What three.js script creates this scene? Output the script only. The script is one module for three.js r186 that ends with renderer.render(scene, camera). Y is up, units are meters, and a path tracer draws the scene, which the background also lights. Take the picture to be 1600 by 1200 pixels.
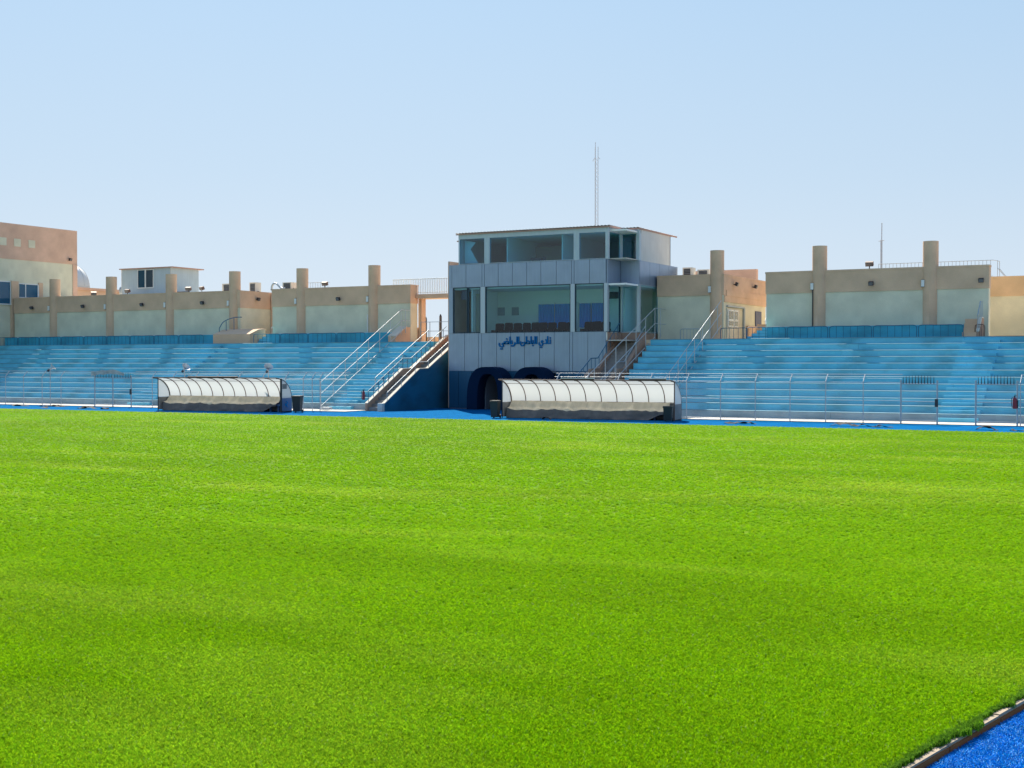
import * as THREE from 'three';
import { mergeGeometries } from 'three/addons/utils/BufferGeometryUtils.js';

// ---------------------------------------------------------------- camera, sky, sun, exposure
const scene = new THREE.Scene();
const camera = new THREE.PerspectiveCamera(32.93, 4 / 3, 0.1, 6000);
const YAW = 0.49658, PITCH = 0.01576;
camera.position.set(0, 2.7, 0);
camera.lookAt(-Math.sin(YAW) * Math.cos(PITCH) * 50, 2.7 - Math.sin(PITCH) * 50, -Math.cos(YAW) * Math.cos(PITCH) * 50);

const renderer = new THREE.WebGLRenderer({ antialias: true });
renderer.setSize(1024, 768);
renderer.toneMapping = THREE.LinearToneMapping;
renderer.toneMappingExposure = 2.2;
renderer.shadowMap.enabled = true;

const SUNDIR = new THREE.Vector3(-0.454, 0.704, -0.547).normalize();
{
  const W = 512, H = 256, data = new Float32Array(W * H * 4);
  const stops = [[0, .73, .825, .915], [.05, .68, .795, .91], [.14, .555, .72, .895], [.28, .42, .63, .875], [.5, .30, .52, .83], [1, .17, .38, .74]];
  const v = new THREE.Vector3();
  for (let j = 0; j < H; j++) for (let i = 0; i < W; i++) {
    const el = ((j + .5) / H - .5) * Math.PI, az = ((i + .5) / W - .5) * 2 * Math.PI;
    const s = Math.max(0, Math.sin(el));
    let k = 0; while (k < stops.length - 2 && s > stops[k + 1][0]) k++;
    const a = stops[k], b = stops[k + 1], t = Math.min(1, (s - a[0]) / (b[0] - a[0]));
    v.set(Math.cos(el) * Math.cos(az), Math.sin(el), Math.cos(el) * Math.sin(az));
    const c = Math.max(0, v.dot(SUNDIR)), aur = 0.10 * Math.pow(c, 6) + 0.5 * Math.pow(c, 60);
    const o = (j * W + i) * 4;
    for (let q = 0; q < 3; q++) data[o + q] = (a[1 + q] + (b[1 + q] - a[1 + q]) * t) / 2.25 + aur * [1, .95, .85][q];
    data[o + 3] = 1;
  }
  const sky = new THREE.DataTexture(data, W, H, THREE.RGBAFormat, THREE.FloatType);
  sky.mapping = THREE.EquirectangularReflectionMapping;
  sky.magFilter = sky.minFilter = THREE.LinearFilter; sky.needsUpdate = true;
  scene.background = sky; scene.environment = sky;
}
const sun = new THREE.DirectionalLight(new THREE.Color().setRGB(1, .93, .80), 5.0);
sun.position.copy(SUNDIR).multiplyScalar(150).add(new THREE.Vector3(-38, 0, -45));
sun.target.position.set(-38, 0, -45);
sun.castShadow = true;
Object.assign(sun.shadow.camera, { left: -90, right: 90, top: 90, bottom: -90, near: 1, far: 400 });
sun.shadow.mapSize.set(4096, 4096);
scene.add(sun, sun.target);

// ---------------------------------------------------------------- helpers
let seed = 12345;
const rnd = () => { seed = (seed * 1664525 + 1013904223) >>> 0; return seed / 4294967296; };
const rr = (a, b) => a + (b - a) * rnd();
const hash = (x, y, s = 0) => { let h = (x * 374761393 + y * 668265263 + s * 974634777) | 0; h = Math.imul(h ^ (h >>> 13), 1274126177); return ((h ^ (h >>> 16)) >>> 0) / 4294967296; };
const sm = t => t * t * (3 - 2 * t);
function vn(x, y, s = 0, per = 0) {
  const xi = Math.floor(x), yi = Math.floor(y), fx = sm(x - xi), fy = sm(y - yi);
  const w = per ? (n => ((n % per) + per) % per) : (n => n);
  const a = hash(w(xi), w(yi), s), b = hash(w(xi + 1), w(yi), s), c = hash(w(xi), w(yi + 1), s), d = hash(w(xi + 1), w(yi + 1), s);
  return a + (b - a) * fx + (c - a) * fy + (a - b - c + d) * fx * fy;
}
function fbm(x, y, s = 0, oct = 4, per = 0) { let r = 0, a = .5, f = 1, n = 0; for (let i = 0; i < oct; i++) { r += a * vn(x * f, y * f, s + i * 7, per * f); n += a; a *= .5; f *= 2; } return r / n; }
function tex(size, fn, srgb = true, rx = 1, ry = rx) {
  const d = new Uint8Array(size * size * 4);
  for (let j = 0; j < size; j++) for (let i = 0; i < size; i++) {
    const c = fn(i / size, j / size), o = (j * size + i) * 4;
    for (let q = 0; q < 3; q++) d[o + q] = Math.max(0, Math.min(255, c[q] * 255));
    d[o + 3] = 255;
  }
  const t = new THREE.DataTexture(d, size, size, THREE.RGBAFormat);
  t.wrapS = t.wrapT = THREE.RepeatWrapping; t.magFilter = THREE.LinearFilter; t.minFilter = THREE.LinearMipmapLinearFilter; t.generateMipmaps = true;
  if (srgb) t.colorSpace = THREE.SRGBColorSpace;
  t.repeat.set(rx, ry); t.needsUpdate = true; return t;
}
const used = {};
const numbered = n => { const k = used[n] = (used[n] ?? -1) + 1; return k ? `${n}_${String(k).padStart(3, '0')}` : n; };
function tag(o, label, category, group, kind) {
  o.userData.label = label; if (category) o.userData.category = category; if (group) o.userData.group = group; if (kind) o.userData.kind = kind; return o;
}
function thing(name, label, category, pos = [0, 0, 0], turn = 0, group) {
  const g = new THREE.Group(); g.name = numbered(name); g.position.set(...pos); g.rotation.y = turn; scene.add(g); return tag(g, label, category, group);
}
function part(name, geo, mat, parent, label) {
  if (Array.isArray(geo)) geo = merge(geo);
  const m = new THREE.Mesh(geo, mat); m.name = name; parent.add(m); if (label) m.userData.label = label; return m;
}
function single(name, geo, mat, label, category, group) {
  if (Array.isArray(geo)) geo = merge(geo);
  const m = new THREE.Mesh(geo, mat); m.name = numbered(name); scene.add(m); return tag(m, label, category, group);
}
function struct(name, geo, mat, label) {
  if (Array.isArray(geo)) geo = merge(geo);
  const m = new THREE.Mesh(geo, mat); m.name = numbered(name); m.userData.kind = 'structure'; if (label) m.userData.label = label; scene.add(m); return m;
}
function merge(list) { return list.length === 1 ? list[0] : mergeGeometries(list.map(g => { const q = g.index ? g.toNonIndexed() : g; for (const k of Object.keys(q.attributes)) if (!['position', 'normal', 'uv'].includes(k)) q.deleteAttribute(k); return q; })); }
// uv in metres from the face's own direction
function uvm(g) {
  g = g.index ? g.toNonIndexed() : g;
  const p = g.attributes.position, n = g.attributes.normal, uv = new Float32Array(p.count * 2);
  for (let i = 0; i < p.count; i++) {
    const ax = Math.abs(n.getX(i)), ay = Math.abs(n.getY(i)), az = Math.abs(n.getZ(i));
    if (ay > ax && ay > az) { uv[2 * i] = p.getX(i); uv[2 * i + 1] = p.getZ(i); }
    else if (ax > az) { uv[2 * i] = p.getZ(i); uv[2 * i + 1] = p.getY(i); }
    else { uv[2 * i] = p.getX(i); uv[2 * i + 1] = p.getY(i); }
  }
  g.setAttribute('uv', new THREE.BufferAttribute(uv, 2)); return g;
}
// box from x0..x1, y0..y1 and depth d0..d1 (depth is minus z)
const B = (x0, x1, y0, y1, d0, d1) => uvm(new THREE.BoxGeometry(x1 - x0, y1 - y0, d1 - d0).translate((x0 + x1) / 2, (y0 + y1) / 2, -(d0 + d1) / 2));
function rod(a, b, r, seg = 6, r2 = r) {
  const A = new THREE.Vector3(...a), Bv = new THREE.Vector3(...b), d = Bv.clone().sub(A), L = d.length();
  const g = new THREE.CylinderGeometry(r2, r, L, seg, 1);
  g.translate(0, L / 2, 0).applyQuaternion(new THREE.Quaternion().setFromUnitVectors(new THREE.Vector3(0, 1, 0), d.normalize())).translate(...a);
  return g;
}
function bar(a, b, w, h) { // square section
  const A = new THREE.Vector3(...a), Bv = new THREE.Vector3(...b), d = Bv.clone().sub(A), L = d.length();
  const g = new THREE.BoxGeometry(w, L, h);
  g.translate(0, L / 2, 0).applyQuaternion(new THREE.Quaternion().setFromUnitVectors(new THREE.Vector3(0, 1, 0), d.normalize())).translate(...a);
  return g;
}
// profile [[depth, y]...] swept along x
function prismX(pts, x0, x1) {
  const s = new THREE.Shape(pts.map(([d, y]) => new THREE.Vector2(d, y)));
  const g = new THREE.ExtrudeGeometry(s, { depth: x1 - x0, bevelEnabled: false });
  g.applyMatrix4(new THREE.Matrix4().set(0, 0, 1, x0, 0, 1, 0, 0, -1, 0, 0, 0, 0, 0, 0, 1));
  return uvm(g);
}
const tube = (pts, r, n = 24, seg = 6) => new THREE.TubeGeometry(new THREE.CatmullRomCurve3(pts.map(p => new THREE.Vector3(...p))), n, r, seg, false);
const lin = (r, g, b) => new THREE.Color().setRGB(r, g, b);
const S = hex => new THREE.Color(hex);

// ---------------------------------------------------------------- textures and materials
const tPlaster = tex(512, (u, v) => {
  const a = fbm(u * 6, v * 6, 1, 5, 6), g = hash(Math.floor(u * 512), Math.floor(v * 512), 5), st = fbm(u * 40, v * 3, 9, 3, 0 || 1);
  const k = .86 + .14 * a + .07 * (g - .5) - .1 * Math.max(0, st - .56); return [k, k * .995, k * .985];
}, true, .2);
const bPlaster = tex(256, (u, v) => { const k = fbm(u * 64, v * 64, 3, 3, 64); return [k, k, k]; }, false, .7);
const tPaint = tex(512, (u, v) => {
  const a = fbm(u * 4, v * 8, 21, 5, 4), b = fbm(u * 22, v * 50, 33, 3, 22), g = hash(Math.floor(u * 512), Math.floor(v * 512), 8);
  const worn = Math.max(0, b - .62) * 1.6, dirt = Math.max(0, a - .5) * .5;
  const k = .84 + .16 * (1 - a) + .05 * (g - .5);
  return [k - dirt * .5 + worn * .35, k - dirt * .55 + worn * .1, k - dirt * .6 + worn * .02];
}, true, .23);
const tConc = tex(512, (u, v) => {
  const a = fbm(u * 8, v * 8, 41, 5, 8), g = hash(Math.floor(u * 512), Math.floor(v * 512), 6);
  const k = .78 + .2 * a + .08 * (g - .5); return [k, k * .985, k * .96];
}, true, .35);
const tTurf = tex(512, (u, v) => {
  const a = fbm(u * 5, v * 5, 61, 4, 5), g = hash(Math.floor(u * 512), Math.floor(v * 512), 16), f = fbm(u * 60, v * 60, 62, 2, 60);
  const k = .62 + .2 * a + .22 * (g - .5) + .2 * (f - .5); return [k * .7, k, k];
}, true, .5);
const tGrass = tex(1024, (u, v) => {
  const a = fbm(u * 5, v * 9, 71, 4, 5), f = fbm(u * 90, v * 90, 72, 3, 90), g = hash(Math.floor(u * 1024), Math.floor(v * 1024), 26);
  const k = .62 + .1 * (a - .5) + .34 * (f - .5) + .14 * (g - .5); return [k * (.96 + .3 * (a - .5)), k, k * .8];
}, true, .12);
const tMetal = tex(256, (u, v) => { const a = fbm(u * 3, v * 3, 81, 4, 3), s = fbm(u * 30, v * 2, 83, 2, 30); const k = .9 + .08 * a + .05 * (s - .5); return [k, k, k]; }, true, .4);
const tTarp = tex(256, (u, v) => { const a = fbm(u * 6, v * 6, 91, 4, 6), g = hash(Math.floor(u * 256), Math.floor(v * 256), 36); const k = .78 + .22 * a + .08 * (g - .5); return [k, k * .98, k * .94]; }, true, .6);
const tMesh = tex(64, (u, v) => { const a = Math.abs(((u + v) * 4 % 1) - .5), b = Math.abs(((u - v + 2) * 4 % 1) - .5); const k = (a < .06 || b < .06) ? 1 : 0; return [k, k, k]; }, false, 4);

const std = (color, rough = .85, o = {}) => new THREE.MeshStandardMaterial({ color, roughness: rough, ...o });
const plast = (c, o = {}) => std(c, .93, { map: tPlaster, bumpMap: bPlaster, bumpScale: .004, ...o });
const M = {
  tan: plast(lin(.71, .485, .335)), cream: plast(lin(.72, .69, .54)), pink: plast(lin(.70, .46, .35)), tanDark: plast(lin(.45, .30, .2)), floorTan: plast(lin(.76, .63, .46)), roofBounce: plast(lin(.76, .67, .52)),
  brown: plast(lin(.42, .27, .20)), tanWarmBounce: plast(lin(.82, .53, .28)), creamWarmBounce: plast(lin(.84, .73, .47)), navy: std(lin(.002, .13, .25), .6, { map: tPaint }), cap: plast(lin(.72, .66, .56)),
  seat: [lin(.14, .62, .84), lin(.16, .635, .84), lin(.125, .60, .82)].map(c => std(c, .62, { map: tPaint })),
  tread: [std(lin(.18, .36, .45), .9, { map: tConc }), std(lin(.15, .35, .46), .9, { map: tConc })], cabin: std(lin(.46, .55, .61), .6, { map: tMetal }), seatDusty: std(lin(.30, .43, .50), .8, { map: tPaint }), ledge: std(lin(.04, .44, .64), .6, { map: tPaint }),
  doorwayShade: std(lin(.025, .04, .11), .5), apron: std(lin(.60, .57, .54), .9, { map: tConc }), sand: std(lin(.42, .34, .24), .95, { map: tConc }),
  track: new THREE.MeshPhysicalMaterial({ color: lin(.001, .19, .50), roughness: .95, specularIntensity: .02, map: tTurf }), pitch: new THREE.MeshPhysicalMaterial({ color: 0xffffff, roughness: .95, specularIntensity: .12, map: tGrass, vertexColors: true }),
  kerbTop: std(lin(.36, .29, .22), .9, { map: tConc }), soil: new THREE.MeshPhysicalMaterial({ color: lin(.30, .12, .05), roughness: .95, specularIntensity: .1, map: tConc }),
  clad: std(lin(.29, .37, .49), .36, { metalness: .55, map: tMetal }), cladBack: std(lin(.17, .21, .27), .8),
  cladLow: std(lin(.012, .10, .20), .38, { metalness: .35, map: tMetal }),
  alu: std(lin(.40, .47, .54), .4, { metalness: .5 }), aluDark: std(lin(.025, .05, .075), .5, { metalness: .3 }),
  white: std(lin(.78, .78, .76), .55, { map: tMetal }), boxFrame: std(lin(.50, .58, .64), .5, { map: tMetal }), whiteWall: std(lin(.62, .62, .6), .6, { map: tMetal }), roofSheet: std(lin(.74, .70, .66), .5, { map: tMetal }), roofEdge: std(lin(.42, .24, .19), .7),
  glass: new THREE.MeshPhysicalMaterial({ color: lin(.54, .80, .89), roughness: .02, transmission: 1, thickness: 0, ior: 1.42 }),
  glassDark: new THREE.MeshPhysicalMaterial({ color: lin(.34, .70, .88), roughness: .02, transmission: 1, thickness: 0, ior: 1.62 }),
  paneBlue: std(lin(.008, .085, .16), .12), blind: std(lin(.01, .05, .09), .2), roomWall: std(lin(.86, .87, .80), .9), roomFloor: std(lin(.5, .47, .42), .6), roomCeil: std(lin(.8, .8, .78), .9),
  curtain: std(lin(.002, .30, .68), .9), chair: new THREE.MeshPhysicalMaterial({ color: lin(.004, .012, .017), roughness: .95, specularIntensity: .05 }), wood: std(lin(.42, .33, .24), .6),
  rail: std(lin(.45, .47, .48), .5, { metalness: .2 }), railBlue: std(lin(.03, .13, .22), .5), railGrey: std(lin(.33, .38, .42), .5, { metalness: .3 }), barrier: std(lin(.006, .12, .21), .5),
  fence: std(lin(.42, .44, .46), .5, { metalness: .35 }), fenceMesh: std(lin(.62, .62, .62), .6, { alphaMap: tMesh, transparent: true, side: THREE.DoubleSide, metalness: .2 }),
  poly: new THREE.MeshPhysicalMaterial({ color: lin(.69, .71, .71), roughness: .85, transmission: .42, thickness: 0, side: THREE.DoubleSide }),
  rib: std(lin(.12, .065, .05), .6), ribDark: std(lin(.012, .02, .03), .5), panelGrey: std(lin(.28, .275, .29), .7, { map: tTarp, side: THREE.DoubleSide }), panelBlue: std(lin(.10, .19, .36), .6, { side: THREE.DoubleSide }),
  tarpLit: std(lin(.72, .62, .49), .9, { map: tTarp, side: THREE.DoubleSide }), tarpShade: std(lin(.20, .18, .18), .9, { map: tTarp, side: THREE.DoubleSide }),
  binBlack: std(lin(.012, .016, .02), .45), binGreen: std(lin(.006, .018, .022), .5), red: std(lin(.22, .012, .03), .35), black: std(lin(.012, .012, .014), .6),
  horn: std(lin(.52, .54, .56), .4, { metalness: .4 }), lampDark: std(lin(.035, .03, .035), .5), lampGlass: std(lin(.1, .1, .11), .3), scrap: std(lin(.01, .012, .016), .9),
  sign: new THREE.MeshPhysicalMaterial({ color: lin(.001, .13, .33), roughness: .5, specularIntensity: .3 }), awning: new THREE.MeshPhysicalMaterial({ color: lin(.003, .015, .045), roughness: .9, specularIntensity: .2, side: THREE.DoubleSide }), teal: std(lin(.03, .17, .25), .6), acBody: std(lin(.62, .57, .50), .7), mast: std(lin(.5, .52, .56), .6, { metalness: .3 }),
};

// ---------------------------------------------------------------- ground, track, pitch
const WALL = 72.4, FRONT = 62.9, RISE = .34, RUN = .62, NROW = 12, TOP = RISE * NROW; // 4.08
struct('ground', uvm(new THREE.PlaneGeometry(6000, 6000).rotateX(-Math.PI / 2).translate(0, -.14, 0)), M.sand);
const flat = (pts, y) => { const s = new THREE.Shape(pts.map(([x, d]) => new THREE.Vector2(x, d))); const g = new THREE.ShapeGeometry(s); g.rotateX(-Math.PI / 2).translate(0, y, 0); return uvm(g); };
struct('running_track', flat([[-130, -30], [60, -30], [60, 63.3], [-28.8, 63.3], [-28.8, 68.3], [-43.1, 68.3], [-43.1, 63.3], [-130, 63.3]], -.05), M.track, 'bright blue artificial turf running track around the pitch');
struct('concrete_apron', [flat([[-130, 60.3], [-43.5, 60.3], [-43.5, 63.1], [-130, 63.1]], -.02), flat([[-27.2, 60.3], [60, 60.3], [60, 63.1], [-27.2, 63.1]], -.02)], M.apron, 'pale concrete strip at the foot of the terraces');

// pitch edge: the near kerb bends away to the right, the far edge is straight
const KERB = [[-5.5, -6], [-3.3, 2.0], [-2.35, 6.2], [-1.79, 8.85], [-1.58, 9.9], [-1.33, 11.06], [-.92, 13.2], [-.1, 18], [1.2, 27], [2.2, 38], [1.6, 47], [-1.2, 52.6], [-6, 54.1]];
const kc = new THREE.CatmullRomCurve3(KERB.map(([x, d]) => new THREE.Vector3(x - .05, 0, -d)), false, 'centripetal');
const edgePts = kc.getPoints(160);
const FAR = 54.13;
function edgeX(d) { for (let i = 0; i < edgePts.length - 1; i++) { const a = -edgePts[i].z, b = -edgePts[i + 1].z; if (d >= a && d <= b) return edgePts[i].x + (edgePts[i + 1].x - edgePts[i].x) * (d - a) / (b - a || 1); } return d < 0 ? -5.5 : -6; }
function grassTone(x, d, c = new THREE.Color()) {
  const a = fbm(x * .09, d * .22, 101, 3), b = fbm(x * .35, d * .8, 111, 3), y = fbm(x * .16 + 9, d * .5, 131, 3);
  const k = 1 + (a - .5) * .16 + (b - .5) * .24, dry = Math.max(0, y - .53) * 2.4;
  return c.setRGB((.228 + dry * .12) * k, (.435 + dry * .07) * k, (.003 + dry * .03) * k);
}
{
  const nd = 170, nx = 150, pos = [], col = [], uv = [], idx = [], c = new THREE.Color();
  for (let j = 0; j <= nd; j++) {
    const d = -6 + (FAR + 6) * j / nd, xr = Math.min(edgeX(d), 3), xl = -120;
    for (let i = 0; i <= nx; i++) {
      const t = i / nx, x = xr + (xl - xr) * Math.pow(t, 1.5);
      pos.push(x, 0, -d); uv.push(x, d); grassTone(x, d, c); c.multiplyScalar(1.1); col.push(c.r, c.g, c.b);
    }
  }
  for (let j = 0; j < nd; j++) for (let i = 0; i < nx; i++) { const a = j * (nx + 1) + i, b = a + 1, e = a + nx + 1, f = e + 1; idx.push(a, b, e, b, f, e); }
  const g = new THREE.BufferGeometry();
  g.setAttribute('position', new THREE.Float32BufferAttribute(pos, 3)); g.setAttribute('color', new THREE.Float32BufferAttribute(col, 3)); g.setAttribute('uv', new THREE.Float32BufferAttribute(uv, 2));
  g.setIndex(idx); g.computeVertexNormals(); 
  const nrm = g.attributes.normal; if (nrm.getY(10) < 0) { g.setIndex(idx.map((v, i) => idx[i - i % 3 + [0, 2, 1][i % 3]])); g.computeVertexNormals(); }
  struct('pitch', g, M.pitch, 'mown green football pitch');
}
// kerb stones round the pitch
{
  const k = struct('kerb', B(-120, -6.2, -.12, -.012, FAR - .02, FAR + .1), M.soil, 'low brown kerb edging the pitch');
  const L = kc.getLength(); let s = 0;
  while (s < L - 1) {
    const len = rr(.95, 1.05), p = kc.getPointAt(s / L), q = kc.getPointAt(Math.min(1, (s + len - .012) / L)), d = q.clone().sub(p);
    const g = uvm(new THREE.BoxGeometry(.07, .1, d.length())); g.translate(.035, -.035 + rr(-.006, .004), 0);
    const m = part('kerb_stone', g, M.kerbTop, k); m.position.copy(p.add(q).multiplyScalar(.5)); m.rotation.y = Math.atan2(d.x, d.z); if (d.z < 0) m.rotation.y += Math.PI;
    const f = part('kerb_side', uvm(new THREE.BoxGeometry(.012, .085, d.length() * .996).translate(.076, -.05, 0)), M.soil, m);
    s += len;
  }
}
// grass blades, denser and smaller near by
function tuft(n, h, w, spread) {
  const P = [], N = [], U = [];
  for (let i = 0; i < n; i++) {
    const a = rr(0, 6.283), r = Math.sqrt(rnd()) * spread, x = Math.cos(a) * r, z = Math.sin(a) * r, t = rr(0, 6.283), hh = h * rr(.6, 1.15), ln = hh * rr(.15, 1.1), ld = rr(0, 6.283), ww = w * rr(.7, 1.2);
    const dx = Math.cos(t) * ww / 2, dz = Math.sin(t) * ww / 2, lx = Math.cos(ld) * ln, lz = Math.sin(ld) * ln;
    const b0 = [x - dx, -.004, z - dz], b1 = [x + dx, -.004, z + dz], m0 = [x - dx * .8 + lx * .35, hh * .6, z - dz * .8 + lz * .35], m1 = [x + dx * .8 + lx * .35, hh * .6, z + dz * .8 + lz * .35], tp = [x + lx, hh, z + lz];
    P.push(...b0, ...b1, ...m1, ...b0, ...m1, ...m0, ...m0, ...m1, ...tp);
  }
  const g = new THREE.BufferGeometry(); g.setAttribute('position', new THREE.Float32BufferAttribute(P, 3)); g.computeVertexNormals(); return g;
}
function scatter(name, geo, mat, list, kindLabel) {
  const im = new THREE.InstancedMesh(geo, mat, list.length), m = new THREE.Matrix4(), q = new THREE.Quaternion(), e = new THREE.Euler();
  list.forEach((o, i) => { e.set(0, o.r, 0); q.setFromEuler(e); m.compose(new THREE.Vector3(o.x, o.y, o.z), q, new THREE.Vector3(o.s, o.h, o.s)); im.setMatrixAt(i, m); im.setColorAt(i, o.c); });
  im.name = name; im.userData.kind = 'stuff'; im.userData.label = kindLabel; scene.add(im); return im;
}
{
  const blade = new THREE.MeshPhysicalMaterial({ color: 0xffffff, roughness: .9, specularIntensity: .06, transmission: .45, thickness: 0, side: THREE.DoubleSide });
  const T = tuft(5, .038, .0056, .02), list = [], cy = Math.cos(YAW), sy = Math.sin(YAW), c = new THREE.Color();
  let d = 6.6;
  while (d < 82) {
    const dd = d * .03, w = d * 1.12, tl = sm(Math.min(1, Math.max(0, (d - 10) / 14))), n = Math.round((500000 - 350000 * tl) / (d * d) * dd * w);
    for (let i = 0; i < n; i++) {
      const f = d + rnd() * dd, s = (rnd() - .5) * w;
      const x = -sy * f + cy * s, z = -cy * f - sy * s, dep = -z;
      if (dep > FAR - .05 || x > edgeX(dep) - .02) continue;
      const tf = sm(Math.min(1, Math.max(0, (f - 10) / 14))), sc = f / 11 * (1 - tf) + Math.min(f / 8.5, 2.6) * tf, ja = .34 * Math.pow(9 / Math.max(9, f), .7); grassTone(x, dep, c);
      const j = rr(1 - ja, 1 + ja); c.setRGB(c.r * j * rr(.88, 1.18), c.g * j, c.b * j);
      if (rnd() < .012 && f < 16) c.setRGB(.3, .42, .1);
      list.push({ x, y: 0, z, r: rnd() * 6.283, s: sc, h: rr(.8, 1.15), c: c.clone() });
    }
    d += dd;
  }
  // longer fringe leaning over the kerb
  for (let i = 0; i < 8000; i++) {
    const dep = rr(7, 22), cl = fbm(dep * 2.6, 3, 301, 3), over = Math.max(0, cl - .46) * .2, x = edgeX(dep) + .015 - .11 * rnd() * rnd() + over * rnd(); grassTone(x, dep, c).multiplyScalar(rr(.45, .95));
    c.setRGB(c.r * .7, c.g * .8, c.b + .012); list.push({ x, y: x > edgeX(dep) ? .012 : 0, z: -dep, r: rnd() * 6.283, s: rr(.9, 1.5), h: rr(.7, 1.3) + Math.max(0, cl - .45) * 1.2, c: c.clone() });
  }
  scatter('grass', T, blade, list, 'short green grass blades of the pitch');
  // blue artificial turf fibres near by
  const tl = [];
  for (let i = 0; i < 60000; i++) {
    const dep = rr(6.5, 17), x = edgeX(dep) + .11 + rr(0, 3.6) * rnd();
    const k = rr(.5, 1.5); tl.push({ x, y: -.05, z: -dep, r: rnd() * 6.283, s: rr(.9, 1.3), h: rr(.5, .8), c: rnd() < .09 ? lin(.25, .6, .9) : lin(0, .235 * k, .66 * k) });  // a few fibres coloured pale as painted glints
  }
  scatter('turf_fibre', tuft(7, .03, .004, .03), new THREE.MeshPhysicalMaterial({ color: 0xffffff, roughness: .5, specularIntensity: .12, side: THREE.DoubleSide }), tl, 'blue artificial turf fibres of the running track');
}
console.log('ground done');

// ---------------------------------------------------------------- terraces
const rowD = k => FRONT + RUN * (k - 1);
function terrace(name, label, x0, x1, aisles) {
  const t = thing(name, label, 'terrace');
  for (let k = 1; k <= NROW; k++) {
    let x = x0;
    while (x < x1 - .01) {
      let e = Math.min(x1, x + rr(5.4, 6.6)); if (x1 - e < 1.5) e = x1;
      const back = k === NROW ? 71.6 : rowD(k) + RUN + .03;
      part('bench_step', B(x + .004, e - .004, k === 1 ? -.1 : RISE * (k - 1) - .06, RISE * k + rr(-.006, .004), rowD(k) + rr(-.012, .012), back), k === 1 ? M.seatDusty : M.seat[(rnd() * 3) | 0], t);
      { const hgt = rr(.01, .02), st = t.children[t.children.length - 1]; part('tread', prismX([[rowD(k) - .022, RISE * k - hgt], [rowD(k) - .018, RISE * k - .002], [rowD(k) + .03, RISE * k + .014], [back - .04, RISE * k + .012], [back - .04, RISE * k - hgt]], x + .006, e - .006), M.tread[(rnd() * 2) | 0], st, k === NROW && x === x0 ? 'grey blue tread darkened in colour to mute its sunlight' : undefined); }  // tread coloured darker than the riser to mute its sunlit glare
      x = e;
    }
  }
  for (const [a, b] of aisles) for (let k = 1; k <= NROW; k++)
    part('aisle_step', B(a, b, RISE * (k - 1) - .04, RISE * (k - 1) + RISE / 2, rowD(k) - RUN / 2, rowD(k) + .02), M.seat[(rnd() * 3) | 0], t);
  return t;
}
terrace('terrace', 'long pale blue terrace of bench steps between the corner building and the navy flanked stair', -100, -43.42, [[-62.5, -60.6], [-46.3, -44.7]]);
terrace('terrace', 'pale blue concrete terrace with bench steps running from the tower towards the yellow courtyard wall', -28.7, 12, [[-11.45, -9.6], [-26.9, -25.4]]);
struct('walkway', [B(-100, -41.4, 3.9, TOP - .004, 71.6, 90), B(-29.4, 12, 3.9, TOP - .004, 71.6, 90)], M.floorTan, 'tan floor behind the terraces');
function ledge(x0, x1, label) { const t = thing('ledge', label, 'ledge'); part('ledge_wall', B(x0, x1, TOP - .05, 4.73, 71.42, WALL + .2), M.ledge, t); part('ledge_cap', B(x0 - .02, x1 + .02, 4.73, 4.76, 71.4, WALL - .05), M.seat[1], t); }
ledge(-84.4, -62.3, 'low blue painted ledge below the long wall with the rooftop cabin');
ledge(-57.9, -47.6, 'low blue painted ledge below the wall next to the footbridge');
ledge(-22.3, -11.3, 'low blue painted ledge below the wall next to the yellow courtyard');

// steps up to the ledge at the openings
function sideSteps(x, dir, label, mat) {
  const t = thing('ledge_steps', label, 'steps');
  for (let i = 0; i < 4; i++) part('step', B(Math.min(x, x + dir * .3 * (4 - i)), Math.max(x, x + dir * .3 * (4 - i)), TOP + .165 * i - .02, TOP + .165 * (i + 1), 71.45, 72.3), mat, t);
}
sideSteps(-22.32, -1, 'short blue steps climbing to the ledge beside the door with a barred window', M.seat[0]);
sideSteps(-57.92, -1, 'short blue steps climbing to the ledge beside the small sunlit bay', M.seat[0]);

// tubular barriers along the top walkway
function barrier(x0, len, label, group, mat = M.barrier, d = 70.35) {
  const t = thing('crowd_barrier', label, 'barrier', [x0, TOP - .004, -d], 0, group), h = .64, r = .022, c = .1;
  part('frame', [tube([[.02, 0, 0], [.02, h - c, 0], [.05, h - .03, 0], [c + .02, h, 0], [len / 2, h, 0], [len - c - .02, h, 0], [len - .05, h - .03, 0], [len - .02, h - c, 0], [len - .02, 0, 0]], r, 40, 6)], mat, t);
  for (let i = 1; i < 6; i++) part('bar', rod([len * i / 6, 0, 0], [len * i / 6, h, 0], .014, 5), mat, t);
}
for (let x = -84; x < -63; x += 2.35) barrier(x, 2.28, 'dark blue tubular barrier on the walkway below the long wall with the rooftop cabin', 'barriers below the long wall');
for (let x = -58.4; x < -49; x += 2.35) barrier(x, 2.28, 'dark blue tubular barrier on the walkway below the wall next to the footbridge', 'barriers below the wall by the footbridge');
for (let x = -23.2; x < -12.6; x += 2.35) barrier(x, 2.28, 'dark blue tubular barrier on the walkway below the wall next to the yellow courtyard', 'barriers below the courtyard-side wall');
barrier(-25.0, 1.6, 'thin dark barrier in front of the bay with the barred door', undefined, M.railBlue, 71.2);
barrier(-27.6, 1.25, 'grey tubular barrier at the foot of the cream wall beside the tower', undefined, M.railGrey, 71.6);
barrier(-11.0, .5, 'narrow brown tubular hoop at the stair by the yellow courtyard', undefined, M.rib, 70.6);
barrier(-8.3, 1.4, 'brown tubular hoop in front of the yellow courtyard wall', undefined, M.rib, 70.6);

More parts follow.
